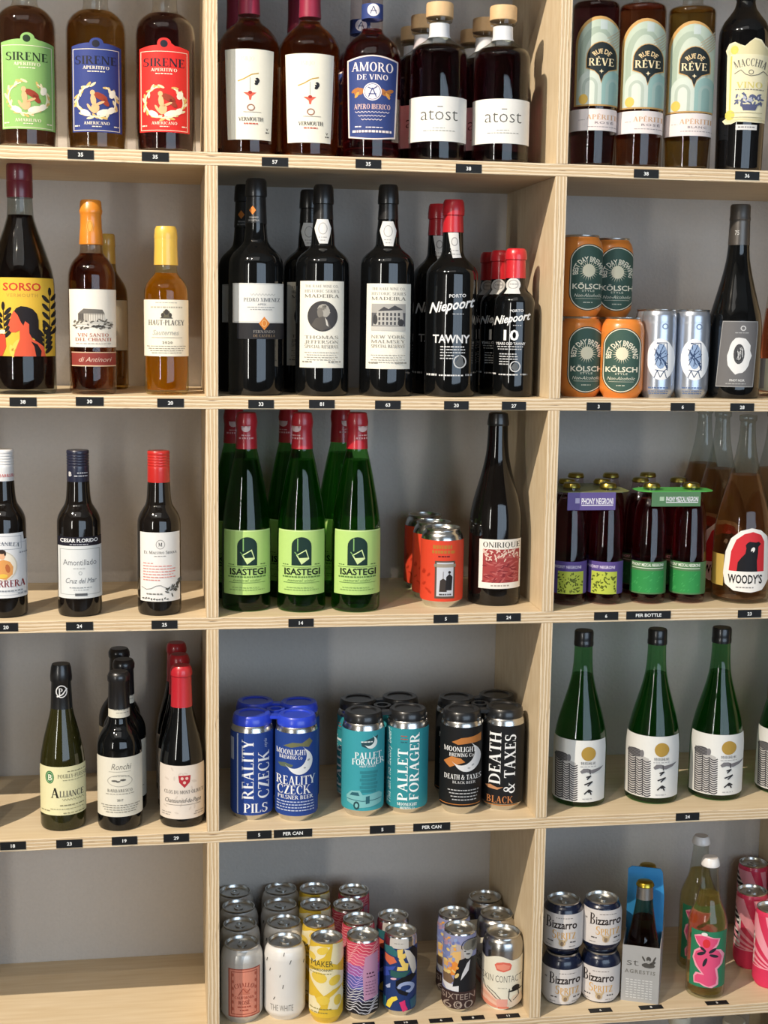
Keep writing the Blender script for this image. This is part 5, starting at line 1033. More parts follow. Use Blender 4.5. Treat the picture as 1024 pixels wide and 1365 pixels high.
# teal pack
g = 'teal cans in the four-pack'; TE = '3a9aa6'
p1 = tall(483, 'teal beer can with a pickup truck drawing, front left of its pack', 1090.5, grp=g)
a = p1.art(483); a.band(975, 1081, TE); a.setup(1030); a.poly([(481, 990), (490, 986), (503, 981), (501, 992), (492, 999), (482, 995)], '2a4a52'); moon(a, 494, 990, 8, 'd9e6e6'); a.micro(481, 496, 988.5, 1.4, 'dfe9ea')
a.text('PALLET', 490.5, 1007.5, 8.5, 'eef4f4', 35, 'S'); a.text('FORAGER', 490.5, 1016, 8, 'eef4f4', 42, 'S'); a.text('WEST COAST', 490, 1021.8, 2.4, 'cfe2e4', 22, 'b')
a._put([[(480 + (k % 2) * 2, 1028 + 5 * k), (503 - (k % 3), 1028 + 5 * k), (503 - (k % 3), 1031.6 + 5 * k), (480 + (k % 2) * 2, 1031.6 + 5 * k)] for k in range(6)], '2f818c')
a.poly([(464, 1070), (463, 1062), (469, 1055), (480, 1054), (484, 1060), (505, 1057), (509, 1061), (508, 1072), (494, 1076), (480, 1077)], '79b8bc'); a.poly([(467, 1061), (470, 1057), (478, 1056.5), (480, 1061)], '2a5f6c'); a.poly([(488, 1062), (493, 1061), (493, 1071), (488, 1072)], '2a5f6c'); a.disc(476, 1074, 4, 5.5, '23484f', 14); a.disc(476, 1074, 2, 3, '79b8bc', 10); a.lines([[(464, 1066), (484, 1068), (508, 1066)]], .8, '2a5f6c'); a.build('wrap')
p2 = tall(541.5, 'teal beer can with vertical white lettering, front right of its pack', 1086, grp=g)
a = p2.art(541); a.band(972, 1078, '2f8a94'); a.setup(1026); a.text("This ain't no factory beer!", 519, 1023, 4.6, 'dfeaea', 100, 'i', rot=90); a.text('PALLET', 537, 1033, 13, 'eef4f4', 70, 'S', rot=90); a.text('FORAGER', 552, 1022, 12, 'eef4f4', 90, 'S', rot=90); a.micro(534, 543, 981, 1.2, 'b5503c'); a.micro(534, 543, 985, 1.2, 'b5503c'); a.micro(534, 543, 989, 1.2, '2a5f6c'); a.text('MOONLIGHT', 543.5, 1072, 4, 'eef4f4', 26, 'S'); a.text('BREWING Co', 544, 1077, 3.2, 'eef4f4', 20, 'S'); a.build('wrap')
p3 = dup(p2, 'teal beer can at rear left of its pack', 476, p1.Y + .068, rot=-.9); p4 = dup(p1, 'teal beer can at rear right of its pack', 531, p2.Y + .068)
carrier([p1, p2, p3, p4], '1b1c1e', 'black plastic carrier on the teal four-pack')
# black pack
g = 'black cans in the four-pack'; KB = '17181a'
d1 = tall(613, 'black beer can with a moon and orange clouds, front left of its pack', 1087, grp=g)
a = d1.art(613); a.band(970, 1076, KB); a.setup(1024); a.poly([(602, 990), (614, 984), (630, 982), (640, 979), (640, 990), (624, 991), (610, 993)], 'b5743a'); a.poly([(592, 1017), (602, 1009), (614, 1011), (620, 1016), (608, 1020), (600, 1024)], 'c07c40'); moon(a, 622, 1010, 18, 'd9dbdd'); a.blobs([(630, 1020, 2, 1.2, 30), (625, 1024, 2, 1, 0)], 'a5a8ab')
a.text('MOONLIGHT', 613, 999, 6.5, 'eceded', 42, 'S'); a.text('BREWING Co', 615, 1006.5, 4.6, 'eceded', 32, 'S'); a.text('DEATH & TAXES', 617, 1036, 6.5, 'eceded', 48, 'S'); a.text('BLACK BEER', 619, 1043, 3.4, 'c9cacc', 30, 'S')
for k in range(4): a.micro(598 + 2 * k, 638 - k, 1053 + 4.2 * k, 1.3, 'b9babd', k)
a.rect(588, 1072, 640, 1073, 'b5743a'); a.build('wrap')
d2 = tall(669, 'black beer can with tall vertical white lettering, front right of its pack', 1082, grp=g)
a = d2.art(668); a.band(968, 1072, KB); a.setup(1020); a.text('DEATH', 660, 1011, 15, 'eceded', 70, 'S', rot=90); a.text('& TAXES', 679.5, 1018, 14, 'eceded', 80, 'S', rot=90); a.poly([(648, 1049), (655, 1047), (664, 1050), (672, 1049), (664, 1053), (652, 1052)], 'c08a62'); a.text('BLACK', 667.5, 1066, 9, 'c07c4a', 35, 'S'); a.rect(646, 1073, 692, 1074, 'b5743a'); a.build('wrap')
d3 = dup(d1, 'black beer can at rear left of its pack', 606, d1.Y + .068); d4 = dup(d2, 'black beer can at rear right of its pack', 658.5, d2.Y + .068)
carrier([d1, d2, d3, d4], '1b1c1e', 'black plastic carrier on the black four-pack')
# sake
def sake(cx, pyb, dy, label):
    t = Bottle('sake_bottle', label, 4, cx, 70, [(992 + dy, 70), (976 + dy, 67.5), (956 + dy, 59.5), (934 + dy, 47), (912 + dy, 34.5), (896 + dy, 28), (878 + dy, 25), (858 + dy, 24)], glass('a6d2a8'), pyb=pyb, group='green sake bottles with roof-tile labels', liq=liquid('4c9a4e', scat=.35), level=898 + dy)
    t.lathe('cap', [(860 + dy, 25.4), (858 + dy, 25.6), (854.6 + dy, 25.6), (854 + dy, 25), (852 + dy, 25.2), (842 + dy, 25), (840 + dy, 23)], foil('17181a')); return t
def sake_art(t, c, y0, y1):
    a = t.art(c); s = (y1 - y0) / 84; Y = lambda v: y0 + v * s; a.rect(c - 35, y0, c + 36, y1, 'e0e1de'); a.setup((y0 + y1) / 2)
    K = '47464a'; x0 = c - 29
    a.poly([(x0, Y(20)), (x0 + 17, Y(21)), (x0 + 19, Y(28)), (x0 + 27, Y(31)), (x0 + 30, Y(83)), (x0 + 2, Y(83))], 'b5b4b2'); a.blobs([(x0 + 9, Y(25), 10, 6 * s, 0)], K, 12); a.disc(x0 + 18, Y(25), 2.6, 5 * s, '77767a', 12)
    rows = []; lite = []
    for i, (q0, q1) in enumerate(((0, 9.5), (10.5, 18.5), (19.5, 29))):
        for j in range(18):
            yy = (30, 33, 34)[i] + 3.1 * j
            if yy > 80.5: break
            W4 = [(x0 + q0 + (q1 - q0) * k / 4 + .03 * (yy - 20), Y(yy + (0, 1.5, 2.0, 1.3, -.4)[k])) for k in range(5)]; rows.append(W4); lite.append([(x, y + 1.35 * s) for x, y in W4])
    a.lines(lite, .7, 'dcdbd9'); a.lines(rows, 1.4, '3f3e42'); a.lines([[(x0 + 10, Y(31)), (x0 + 11.6, Y(82))], [(x0 + 19, Y(32)), (x0 + 20.6, Y(82))], [(x0 + .4, Y(24)), (x0 + 2, Y(82))]], 1.1, '3f3e42')
    a.lines([[(x0 + 1, Y(21 + 2 * k)), (x0 + 17, Y(22 + 2 * k))] for k in range(5)], .5, '8d8c8e')
    a.disc(c + 14, Y(18), 9.2, 9.6 * s, 'b08f42', 24); a.text('特別純米', c + 14, Y(31), 3.4, '77767a', 19); a.micro(c + 4, c + 24, Y(35), .8, '9a999c')
    a.poly([(c + 4, Y(42)), (c + 8, Y(38)), (c + 14, Y(38)), (c + 18, Y(40)), (c + 24, Y(39)), (c + 33, Y(37)), (c + 28, Y(42)), (c + 20, Y(45)), (c + 12, Y(43)), (c + 6, Y(45))], '77767a'); a.line([(c + 16, Y(39)), (c + 17, Y(46))], 1.6, '4d4c50')
    a.lines([[(c + 12, Y(50)), (c + 18, Y(48)), (c + 13, Y(53))], [(c + 10, Y(60)), (c + 20, Y(56)), (c + 14, Y(62))], [(c + 10, Y(73)), (c + 16, Y(67)), (c + 20, Y(70))], [(c + 16, Y(67)), (c + 19, Y(74))]], 1.6, '2b2a2e'); a.blobs([(c + 16, Y(69), 2.4, 2, 20)], '2b2a2e'); a.micro(c + 8, c + 21, Y(79), 1, 'a9a8aa'); a.build()
s1 = sake(771, 1077, 0, 'green sake bottle nearest the divider, its label half shaded'); sake_art(s1, 769.5, 987, 1069)
s2 = sake(867.5, 1073, -2, 'green sake bottle in the middle of the front row'); sake_art(s2, 867, 981.5, 1063.5)
s3 = sake(952, 1068.5, -4, 'green sake bottle third from the divider'); sake_art(s3, 956, 979.5, 1060)
s4 = sake(1042, 1062, -6, 'green sake bottle cut by the right edge of the view'); sake_art(s4, 1041, 975, 1055)
for x0, x1, y0, y1, s, l in ((0, 34.6, 1122, 1132.6, '18', 'black price tag reading 18 at the left edge of the shelf'), (75, 110, 1118, 1131, '23', 'black price tag 23 under the olive green half bottle'), (149, 183, 1115, 1126, '19', 'black price tag reading 19 under the black half bottles'), (218, 252, 1111.6, 1122, '29', 'black price tag reading 29 under the red-capsuled half bottles'), (329, 362, 1107, 1118, '5', 'black price tag 5 under the blue four-pack'), (365, 416, 1105, 1116, 'PER CAN', 'long black price tag PER CAN under the blue four-pack'), (493, 526.5, 1100, 1111, '5', 'black price tag 5 under the teal four-pack'), (551, 600, 1097, 1107, 'PER CAN', 'long black price tag PER CAN right of the teal four-pack'), (901, 932, 1083, 1094, '24', 'black price tag 24 under the sake')):
    price(4, x0, x1, y0, y1, s, l)
# ================================================================ row 5
WHT = paint('dcdad6', .35, 0, .25, .03); YEL = paint('dcb93a', .35, 0, .25, .05)
# silver can with salmon square
t = Can('wine_can', 'silver rose wine can with a salmon square label, front of its file', 5, 322.5, 'std', paint('c4c1bb', .34, .3, .15, .05), pyb=1366, group='silver cans in four-deep file by the divider', tab_rot=.2)
a = t.art(324); sa = 'dd8f78'; dk = 'a5503f'; a.rect(305, 1292, 346, 1356, sa); a.setup(1324); a.frame(305, 1292, 346, 1356, 1.4, dk); a.frame(308.5, 1295.5, 342.5, 1352.5, .9, dk)
a.text('CHALLO', 325.5, 1313, 5.6, dk, 27, 'S', arc=26); a.poly([(319, 1326), (325, 1316), (330, 1320), (333, 1326)], 'c97a64'); a.lines([[(318, 1327), (324, 1318), (329, 1324), (333, 1319)]], 1, dk); a.text('CALIFORNIA', 325.5, 1330, 3.4, dk, 25, 'S'); a.text('ROSÉ', 325.5, 1336.5, 5, '93402f', 15, 'S'); a.micro(317, 334, 1341.5, 1.6, dk); a.micro(320, 331, 1346, 1.4, dk)
for k in range(6): a.blobs([(311, 1300 + 9 * k, 1.2, 2.4, 0), (340, 1300 + 9 * k, 1.2, 2.4, 0)], 'b9604c')
a.build(); f = t
for k, (x, y) in enumerate(((320, f.Y + .068), (318, f.Y + .136), (313.5, f.Y + .198))): dup(f, ('silver can with salmon label second in its file', 'silver can with salmon label third in its file', 'silver can with salmon label at the back of its file')[k], x, y)
# white can
t = Can('wine_can', 'plain white wine can with sparse black flecks, front of its file', 5, 379.5, 'std', WHT, pyb=1362, group='white cans in four-deep file', tab_rot=.9)
a = t.art(380); a.lines([[(378, 1275), (379, 1270)], [(386, 1286), (388, 1281)], [(356, 1286), (357, 1281)], [(360, 1297), (361, 1293)], [(404, 1290), (405, 1286)], [(377, 1318), (378, 1313)], [(365, 1334), (367, 1330)], [(373, 1303), (374, 1300)]], 1, '55534f'); a.setup(1310)
a.text('THE WHITE', 376, 1344, 8.5, '6f6d68', 30, 't'); a.build('print'); f = t
for k, (x, y) in enumerate(((378, f.Y + .068), (373.5, f.Y + .134), (374, f.Y + .198))): dup(f, ('white can second in its file', 'white can third in its file', 'white can at the back of its file')[k], x, y)
# yellow slim can
t = Can('wine_can', 'slim yellow and cream wine can, front of its file', 5, 434.5, 'slim', YEL, pyb=1366, group='slim yellow cans in four-deep file', tab_rot=.3)
a = t.art(434); a.band(1258, 1357, 'd9b638'); a.setup(1308); cr = 'e6dcb4'
for P in ([(411, 1270), (424, 1262), (440, 1263), (432, 1276), (420, 1284), (411, 1286)], [(444, 1259), (458, 1262), (458, 1280), (449, 1288), (440, 1284)], [(411, 1300), (428, 1292), (447, 1294), (458, 1302), (456, 1316), (444, 1320), (432, 1328), (420, 1316)], [(440, 1330), (455, 1318), (458, 1330), (450, 1348), (437, 1345)], [(411, 1334), (420, 1330), (428, 1342), (424, 1352), (411, 1352)]): a.poly(P, cr)
a.blobs([(430, 1268, 8, 5, 20), (426, 1304, 10, 7, -10), (446, 1308, 8, 6, 30), (431, 1334, 9, 6, 0), (450, 1335, 5, 7, 0), (416, 1278, 5, 5, 0)], 'e0c24c', 14)
a.text('MAKER', 429.5, 1285, 8, '55502e', 28, ''); a.text('CHARDONNAY', 429, 1293.5, 3, '6a6434', 29, 'b'); a.micro(414, 442, 1298, 1, '8a8246'); a.micro(414, 442, 1345, 1.4, '8a8246'); a.micro(416, 438, 1350, 1.2, '8a8246'); a.build('wrap'); f = t
for k, (x, y) in enumerate(((424, f.Y + .056), (419.5, f.Y + .122), (418.5, f.Y + .186))): dup(f, ('slim yellow can second in its file', 'slim yellow can third in its file', 'slim yellow can at the back of its file')[k], x, y)
# contour-pattern can
t = Can('wine_can', 'slim can with pink to blue contour lines, front of its file', 5, 482.5, 'slim', metalm('c6c6c4', .25), pyb=1361.5, group='slim contour-line cans in four-deep file', tab_rot=1.0)
a = t.art(482)
BND = ((1258, 1272, 'c8455c'), (1272, 1288, 'cf5a78'), (1288, 1302, '9c5a9c'), (1302, 1320, '5a5aa4'), (1320, 1336, '34345c'), (1336, 1352, '201f24'))
for y0, y1, c_ in BND: a.band(y0, y1, c_)
rn = random.Random(21); Ls = []
for j in range(24):
    y = 1259.5 + 3.9 * j; Ls.append([(460 + 4 * i, y + 2.6 * math.sin(i * .9 + j * .35) + 1.4 * math.sin(i * 2.1 + j)) for i in range(12)])
a.lines(Ls[:8], 1, 'e8a0a4'); a.lines(Ls[8:15], 1, 'b9a0d8'); a.lines(Ls[15:], 1.1, 'c8c8d0')
a.poly([(487, 1276), (503, 1270), (504, 1330), (486, 1334), (484, 1300)], 'b98aa8'); a.micro(489, 500, 1297, 2, '55304c'); a.micro(489, 501, 1302, 1.4, '55304c')
for k in range(5): a.micro(488, 501, 1309 + 4 * k, .9, '77506c', k)
a.build('wrap'); f = t
for k, (x, y) in enumerate(((476.5, f.Y + .056), (463, f.Y + .112), (470.5, f.Y + .17))): dup(f, ('slim contour-line can second in its file', 'slim contour-line can third in its file', 'slim contour-line can at the back of its file')[k], x, y)
# abstract navy can
t = Can('wine_can', 'slim navy can with abstract colour shapes, front of its pair', 5, 532.5, 'slim', metalm('cdcdca', .2), pyb=1356, group='slim abstract-pattern cans', tab_rot=.7)
a = t.art(533); a.band(1264, 1348, '22386c'); a.setup(1306); a.rect(519, 1252, 544, 1265, 'c4c0ba'); a.micro(525, 538, 1258, .9, '8a8680')
a.poly([(512, 1264), (522, 1263), (530, 1270), (528, 1276), (512, 1272)], '2f6a70'); a.poly([(513, 1274), (525, 1277), (529, 1283), (520, 1288), (513, 1283)], 'cc6a4a'); a.poly([(528, 1288), (524, 1294), (518, 1296), (520, 1302), (512, 1308), (511, 1296)], '3a4fa4')
a.poly([(529, 1266), (537, 1265), (536, 1272), (541, 1270), (540, 1277), (534, 1280), (530, 1276)], 'e3c468'); a.poly([(531, 1279), (537, 1278), (540, 1284), (544, 1285), (543, 1294), (529, 1294), (530, 1289), (536, 1289)], 'e3c468')
a.poly([(538, 1265), (545, 1268), (552, 1280), (554, 1296), (550, 1302), (546, 1290), (541, 1276)], 'cfc8bc'); a.poly([(544, 1266), (550, 1263), (555, 1272), (555, 1290), (550, 1276)], '15151a')
a.poly([(521, 1294), (536, 1296), (548, 1293), (540, 1302), (528, 1304), (521, 1302)], '2c5a58'); a.poly([(528, 1308), (536, 1303), (548, 1299), (554, 1303), (546, 1310), (534, 1312), (528, 1316)], '121318'); a.ring(541, 1317, 11, 8, 4.5, '9aa8cc', 20, -90, 190); a.poly([(527, 1316), (536, 1320), (545, 1324), (542, 1328), (532, 1324)], '15151a')
a.poly([(515, 1318), (521, 1312), (521, 1318), (517, 1320)], 'a9b4d4'); a.blobs([(525, 1305.5, 4, 1.4, 10)], 'd9b0c0'); a.poly([(516, 1344), (518, 1336), (523, 1330), (529, 1328), (531, 1332), (525, 1336), (521, 1345)], 'e6cf4c'); a.poly([(533, 1336), (540, 1333), (541, 1340), (544, 1346), (538, 1349), (535, 1342)], 'd8326e'); a.rect(512, 1332, 516, 1346, '2c6a7c'); a.poly([(546, 1334), (554, 1330), (554, 1344), (548, 1346)], '2c5a70'); a.build('wrap')
dup(t, 'slim navy can standing behind its twin', 522.5, t.Y + .056)
# sixteen can
t = Can('wine_can', 'slim can with a painted figure in a dark suit, front of its pair', 5, 611, 'slim', metalm('cdcdca', .2), pyb=1351, group='slim cans with a painted figure', tab_rot=.6)
a = t.art(612); a.band(1248, 1322, '8d90b4'); a.setup(1300)
for P, c_ in (([(591, 1290), (591, 1268), (604, 1258), (620, 1262), (622, 1282), (606, 1294)], 'b5a8a0'), ([(592, 1286), (604, 1270), (614, 1268), (614, 1292), (602, 1300), (592, 1298)], 'd9b070'), ([(596, 1292), (606, 1282), (612, 1286), (608, 1300), (600, 1302)], 'dd8a3c'), ([(590, 1262), (600, 1256), (600, 1276), (591, 1284)], '7a86b8'), ([(591, 1300), (600, 1298), (606, 1308), (600, 1314), (592, 1312)], '77604c'), ([(590, 1311), (612, 1314), (612, 1322), (596, 1321)], 'd9d9dc'), ([(604, 1316), (606, 1302), (612, 1280), (622, 1276), (634, 1278), (634, 1323), (612, 1323), (612, 1314)], '1b1b1f')): a.poly(P, c_)
rn = random.Random(31)
for cc in ('6a78b4', 'd9c07c', 'e0a04c', 'a88ca4', '8a9cc8'): a.blobs([(rn.uniform(591, 610), rn.uniform(1252, 1302), rn.uniform(1.5, 4), rn.uniform(1, 2.4), rn.uniform(0, 180)) for _ in range(7)], cc)
a.poly([(622, 1284), (626, 1280), (624, 1294), (614, 1307), (616, 1298)], 'cfcfd2'); a.disc(623, 1269, 6, 9.5, 'b9b7b4', 18); a.blobs([(625, 1260, 9, 6.5, 30), (631, 1262, 5, 8, 0)], '77746a', 14); a.ring(626, 1262, 12, 10, .9, '26262a', 20, 20, 200); a.blobs([(623, 1272, 3, .9, -10), (619, 1268, 1.4, .8, 0)], '3d3b3a'); a.poly([(616, 1274), (620, 1281), (626, 1278), (622, 1284)], '2b2a2c')
a.band(1322, 1345, '3c2a28'); a.text('SIXTEEN', 611.5, 1328.5, 8, '9a8a80', 42, ''); a.text('600', 611.5, 1339, 11, 'a8988c', 38, 't'); a.ring(612, 1339, 3, 3, .7, 'a8988c', 12); a.build('wrap')
dup(t, 'slim painted-figure can standing behind its twin', 603, t.Y + .055)
# skin contact can
t = Can('wine_can', 'silver can with cream label and coral badge, front of its file', 5, 668.5, 'std', metalm('b9b7b4', .25), pyb=1348.5, group='silver cans with cream labels', tab_rot=1.2)
a = t.art(668); c = 668
a.poly([(641, 1340), (641, 1278), (648, 1281)] + [(648 + 2.4 * k, 1281 - 6 * math.sin(math.pi * k / 14)) for k in range(1, 14)] + [(683, 1281), (690, 1280), (696, 1276), (696, 1338), (690, 1343), (668, 1347), (648, 1345)], 'e3decb'); a.setup(1312)
a.poly([(659, 1287), (662, 1284), (670, 1282.5), (679, 1284), (681.5, 1287), (680, 1293), (671, 1296), (662, 1294)], 'd96a58'); a.poly([(661, 1287.4), (671, 1285), (679.5, 1287.4), (678, 1291.8), (671, 1293.8), (663, 1292)], 'e58f78'); a.text('SKIN CONTACT', 669, 1305, 9.5, '5a5850', 51, 't'); a.micro(664, 676, 1317, 1, 'b5b0a0')
for k, cc in enumerate(('e8c8b4', 'dfa890', 'e3b8a2', 'd98a72')): a.poly([(641, 1316 + 6 * k), (650, 1321 + 5 * k), (660, 1328 + 4 * k), (668, 1336 + 2.4 * k), (660, 1341 + k), (646, 1340 + k), (641, 1336 + k)], cc)
a.lines([[(645, 1312), (648, 1320), (656, 1326), (663, 1332), (669, 1334)], [(650, 1318), (660, 1324), (668, 1332)]], 1, '55504a'); a.rect(663, 1332, 677, 1343, 'e0a090'); a.poly([(676, 1340), (684, 1328), (694, 1326), (696, 1338), (686, 1343)], 'dccab4')
a.blobs([(687, 1318, 5, 4, 10), (686, 1321, 9, 1.2, 5)], '1f1e1f', 12); a.lines([[(679, 1318), (678, 1330), (682, 1336)], [(690, 1321), (691, 1328), (684, 1334)]], 1, '3d3b38'); a.rect(664, 1342, 680, 1344.5, 'd97a62'); a.build('label')
dup(t, 'silver cream-labelled can second in its file', 660, t.Y + .068); dup(t, 'silver cream-labelled can at the back of its file', 644.5, t.Y + .136)
# stubby spritz cans, two on two
NV = paint('151c33', .25, 0, .3, .05); HS = CANS['stub'][1] + .0002
def bizz(cx, y, dz, c, yt, label):
    t = Can('spritz_can', label, 5, cx, 'stub', NV, y=y, dz=dz, group='stubby navy spritz cans stacked in fours', tab_rot=.5)
    a = t.art(c); a.band(yt, yt + 46, 'd6d0cc'); a.setup(yt + 23); K = '2b211f'
    a.micro(c - 7, c + 15, yt + 5, .9, '77706c'); a.text('B', c - 15.5, yt + 12.5, 15, K, 8, 'S'); a.text('izzarro', c + 4.5, yt + 13.8, 10.5, K, 32, 'b'); a.text('Spritz', c + 4, yt + 27, 11, 'd2a45c', 31, 'S'); a.micro(c - 17, c - 9, yt + 36, 1.6, '55504d'); a.micro(c + 12, c + 20, yt + 36, 1.6, '55504d'); a.blobs([(c + 2, yt + 38, 4.6, 4.6, 0), (c - 1, yt + 35, 1.4, 4, 40), (c + 6, yt + 35, 1.4, 4, -40)], 'c9b08a', 12); a.blobs([(c + 2, yt + 39, 2.4, 3, 0)], '8a7660'); a.micro(c - 19, c - 11, yt + 42, .8, '8a8480'); a.micro(c + 11, c + 20, yt + 42, .8, '8a8480'); a.micro(c - 25, c - 22, yt + 12, 2, '8a8480'); a.build('label'); return t
P1 = onz(746, 1343, SH[5]); P2 = onz(797.5, 1340, SH[5]); ya, yb = P1.y + .031, P2.y + .031
bizz(748, ya, 0, 752, 1293, 'stubby navy spritz can at bottom left of the stack'); bizz(799, yb, 0, 797, 1289.5, 'stubby navy spritz can at bottom right of the stack')
bizz(749.5, ya + .004, HS, 748, 1219, 'stubby navy spritz can on top at left of the stack'); bizz(800.5, yb + .002, HS, 806, 1214, 'stubby navy spritz can on top at right of the stack')
# small bottles in a grey carton with blue handle, turned on the shelf
CR = -.40; cR, sR = math.cos(CR), math.sin(CR); PF = onz(857, 1337.5, SH[5]); BY = PF.y + .034; BX = place_x(854, BY, SH[5])
t = Bottle('aperitif_bottle', 'small brown bottle with gold crown cap standing in the grey carton', 5, 854, 47, [(1300, 47), (1278, 46.5), (1258, 43), (1238, 34.5), (1218, 27.5), (1200, 22.5), (1176, 20)], glass('b9a88c'), y=BY, group='small brown bottles in the carton', liq=liquid('b0562c'), level=1222)
zt = t.top; link('crown_cap', lathe_mesh('crown_cap', [(0, zt - .006), (.0135, zt - .006), (.0148, zt - .0045), (.0142, zt - .002), (.0124, zt + .0012), (.009, zt + .0022), (0, zt + .0024)], metalm('b9a23c', .3), 30), t.root)
a = t.art(856); a.band(1181, 1200, metalm('b9b9b6', .35)); a.build('neck_foil'); ag = t
r2_ = dup(ag, 'small brown bottle standing behind the blue carton handle', 852, .162); r2_.location = (t.X - .072 * sR, t.Y + .072 * cR, t.z)
hw = .0302; o = (t.X - .036 * sR, t.Y + .036 * cR, SH[5]); ct = thing('bottle_carton', 'grey two-bottle carton with a tall blue handle panel', 'carton', o); ct.rotation_euler = (0, 0, CR)
gy = paint('a5a5a4', .5); hz = .0955; y0, y1, th = -.068, .068, .0012
for nm, b in (('front_panel', (-hw, hw, y0, y0 + th, 0, hz)), ('rear_panel', (-hw, hw, y1 - th, y1, 0, hz)), ('side_panel', (-hw, -hw + th, y0 + th, y1 - th, 0, hz)), ('side_panel', (hw - th, hw, y0 + th, y1 - th, 0, hz)), ('base_panel', (-hw + th, hw - th, y0 + th, y1 - th, .0002, th))): link(nm, boxmesh(nm, *b, gy), ct)
hp = [(-hw, 0.001), (hw, 0.001), (hw, .155), (hw - .004, .197), (hw - .008, .203), (-hw + .006, .203), (-hw, .198)]
V = [(x, y_, z) for y_ in (-.001, .001) for x, z in hp]; n_ = len(hp); F = [tuple(range(n_)), tuple(range(2 * n_ - 1, n_ - 1, -1))] + [(i, n_ + i, n_ + (i + 1) % n_, (i + 1) % n_) for i in range(n_)]
link('handle_panel', mesh('handle_panel', V, F, paint('2f86c0', .5), smooth=False), ct)
b = Board((0, y0 - .0002, 0), (1, 0, 0), (0, 0, 1), (0, -1, 0)); mm = .00119; Z = lambda py: -(hz - (py - 1255) * mm)
b.text('st', -.013, Z(1278), .0125, '55534f', .019, 't'); b.text('AGRESTIS', -.001, Z(1291.5), .0062, '77756f', .049, 'bw')
b.blobs([(.012, Z(1272), .004, .0045, 0), (.012, Z(1281), .011, .0045, 0), (.004, Z(1272), .0015, .005, 30), (.021, Z(1272), .0015, .006, -25), (.019, Z(1277), .005, .0025, 30)], '4d4b48'); b.blobs([(.012, Z(1276), .003, .003, 0)], '9a9a98')
for k in range(8): b.micro(-.024 / 1, .024, Z(1303 + 3.6 * k), .0009, 'c6c6c4', k) if False else b._put([[(-.023 + .0062 * i + .0004 * ((i * 7 + k) % 5), Z(1303 + 3.6 * k)), (-.0178 + .0062 * i, Z(1303 + 3.6 * k)), (-.0178 + .0062 * i, Z(1304.3 + 3.6 * k)), (-.023 + .0062 * i + .0004 * ((i * 7 + k) % 5), Z(1304.3 + 3.6 * k))] for i in range(7)], 'd0d0ce')
link('carton_print', b.build('carton_print'), ct)
# clear bottles with a pink figure
t = Bottle('soda_bottle', 'small clear bottle with white cap and a pink blossom shape on green, at front', 5, 939, 51, [(1240, 51.5), (1226, 50.5), (1216, 46), (1207, 38.5), (1198, 31.5), (1182, 26), (1164, 22), (1152, 20.5)], glass('eef0ea'), pyb=1334, group='clear bottles with pink and green labels', liq=liquid('f2e292', ior=1.05, scat=.25), level=1190)
t.lathe('crown_cap', [(1153.5, 23), (1152.5, 24.6), (1150, 24.2), (1145, 21.5), (1142.6, 18)], foil('e6e4e2'))
a = t.art(942); c = 942; a.rect(921, 1242, 966, 1317, '2f7f5c'); a.setup(1280)
pk = 'e0527c'; a.poly([(925, 1250), (931, 1247), (938, 1246), (950, 1250), (958, 1251), (956, 1259), (952, 1265), (959, 1266), (964, 1274), (962, 1286), (956, 1292), (958, 1304), (958, 1313), (950, 1317), (940, 1315), (934, 1312), (927, 1313), (926, 1304), (929, 1298), (936, 1298), (928, 1290), (924, 1280), (926, 1270), (933, 1264), (928, 1258)], 'f0a0b4')
a.poly([(926, 1251), (937, 1248), (949, 1251), (956, 1252), (954, 1258), (949, 1264), (957, 1268), (961, 1276), (959, 1286), (953, 1291), (956, 1304), (955, 1312), (946, 1315), (935, 1311), (928, 1311), (928, 1304), (931, 1300), (940, 1300), (930, 1288), (926, 1279), (928, 1271), (936, 1265), (930, 1258)], pk)
a.blobs([(941, 1258, 5, 6, 0)], 'd8343c', 12); a.disc(938, 1246, 4, 2.4, 'e6e2de', 12); a.blobs([(935, 1272, 6, 2.2, 25), (937, 1266, 5, 1.8, -35), (949, 1267, 5.6, 2.2, 35), (951, 1274, 6, 2, -15), (940, 1283, 2.2, 6.4, -20)], '2a2a34', 12); a.build()
dup(t, 'small clear pink-label bottle behind the front one', 927, .142)
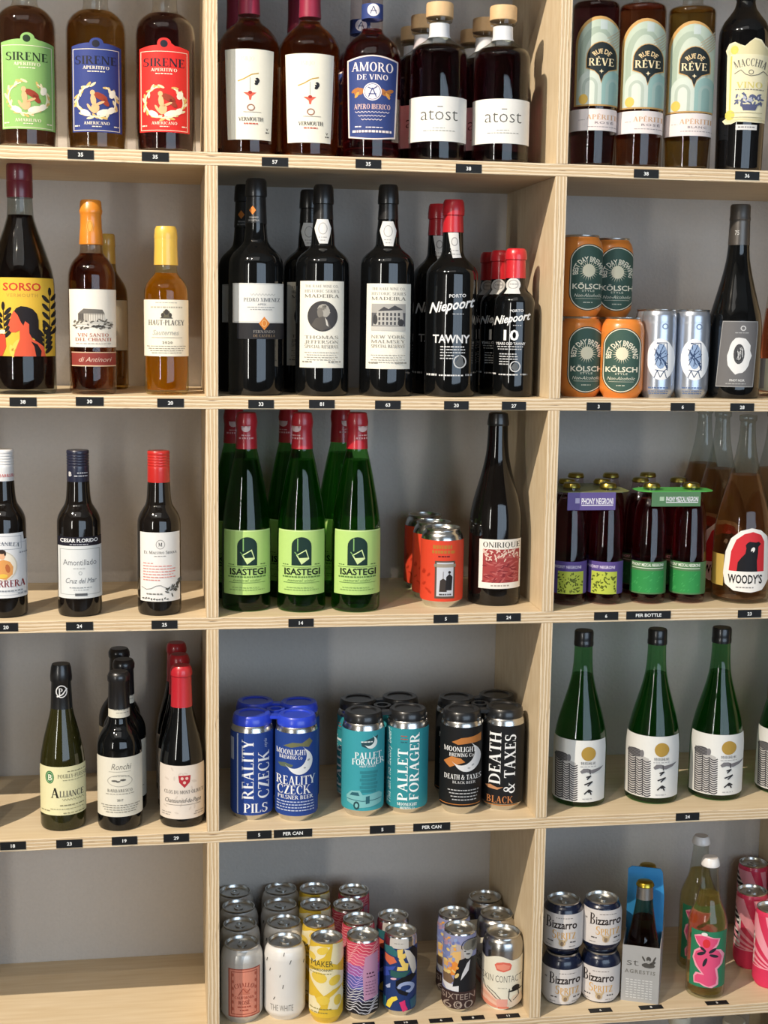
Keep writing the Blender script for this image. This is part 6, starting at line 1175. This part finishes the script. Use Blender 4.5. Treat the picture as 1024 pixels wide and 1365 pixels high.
# pink striped slim cans
PK = paint('d8365c', .32, 0, .25, .04)
t = Can('spritz_can', 'pink sunburst can at the right edge, in front', 5, 1024, 'slim', PK, pyb=1320.5, group='pink sunburst cans', tab_rot=.4)
a = t.art(1022); a.setup(1265); LP = 'f0a0b0'
for k in range(7):
    P = []
    for q in (176 - 14 * k, 169 - 14 * k):
        q = math.radians(q); r_ = min(50 / max(.05, abs(math.cos(q))), 74 / max(.05, math.sin(q))); P.append((1040 + r_ * math.cos(q), 1297 - r_ * math.sin(q)))
    a.poly([(1039, 1297), P[0], P[1]], LP)
a.band(1293, 1316, 'd8365c'); a.band(1291.5, 1293, LP); a.build('wrap')
a = t.art(1022); a.setup(1265); a.az += -1.5; a.rect(1004, 1224, 1034, 1290, 'e9e4e2'); a._put([[(1006, 1228 + 7 * k), (1031, 1228 + 7 * k), (1031, 1232 + 7 * k), (1006, 1232 + 7 * k)] for k in range(8)], '26242a'); a.build('side_print'); pc = t
dup(pc, 'pink sunburst can second in its file', 998, t.Y + .07, rot=.5); dup(pc, 'pink sunburst can at the back of its file', 999.5, .25, rot=.9)
for x0, x1, y0, y1, s, l in ((470, 500, 1363, 1369, '8', 'black price tag lying before the contour-line cans'), (525.5, 557, 1361, 1366, '10', 'black price tag lying before the abstract navy can'), (572, 604, 1358, 1363, '6', 'black price tag lying left of the painted-figure can'), (615, 646, 1354, 1360, '8', 'black price tag lying right of the painted-figure can'), (662, 693, 1352, 1357, '11', 'black price tag 11 lying before the cream-labelled can'), (785, 816, 1344, 1350, '6', 'black price tag lying before the stubby navy cans'), (852, 884, 1340, 1346, '8', 'black price tag lying before the grey carton'), (940.6, 971, 1334, 1340, '5', 'black price tag lying before the pink-label bottle')):
    price(5, x0, x1, y0, y1, s, l, top=True)
# ================================================================ row 6, only its top showing
t = Bottle('cider_bottle', 'dark green bottle with cream cap just below the lowest shelf edge', 6, 968, 60, [(1480, 60), (1450, 54), (1410, 38), (1385, 28), (1372, 26)], dark_glass('12251c'), y=.06, group='dark green bottles below the lowest shelf')
t.lathe('cap', [(1373, 27), (1371, 29), (1362, 29), (1360, 27)], paint('cfc8b4', .5)); dup(t, 'dark green bottle with cream cap at the bottom right corner', 1040, .06)
dup(t, 'dark green bottle with cream cap left of the one under the soda', 897, .09)
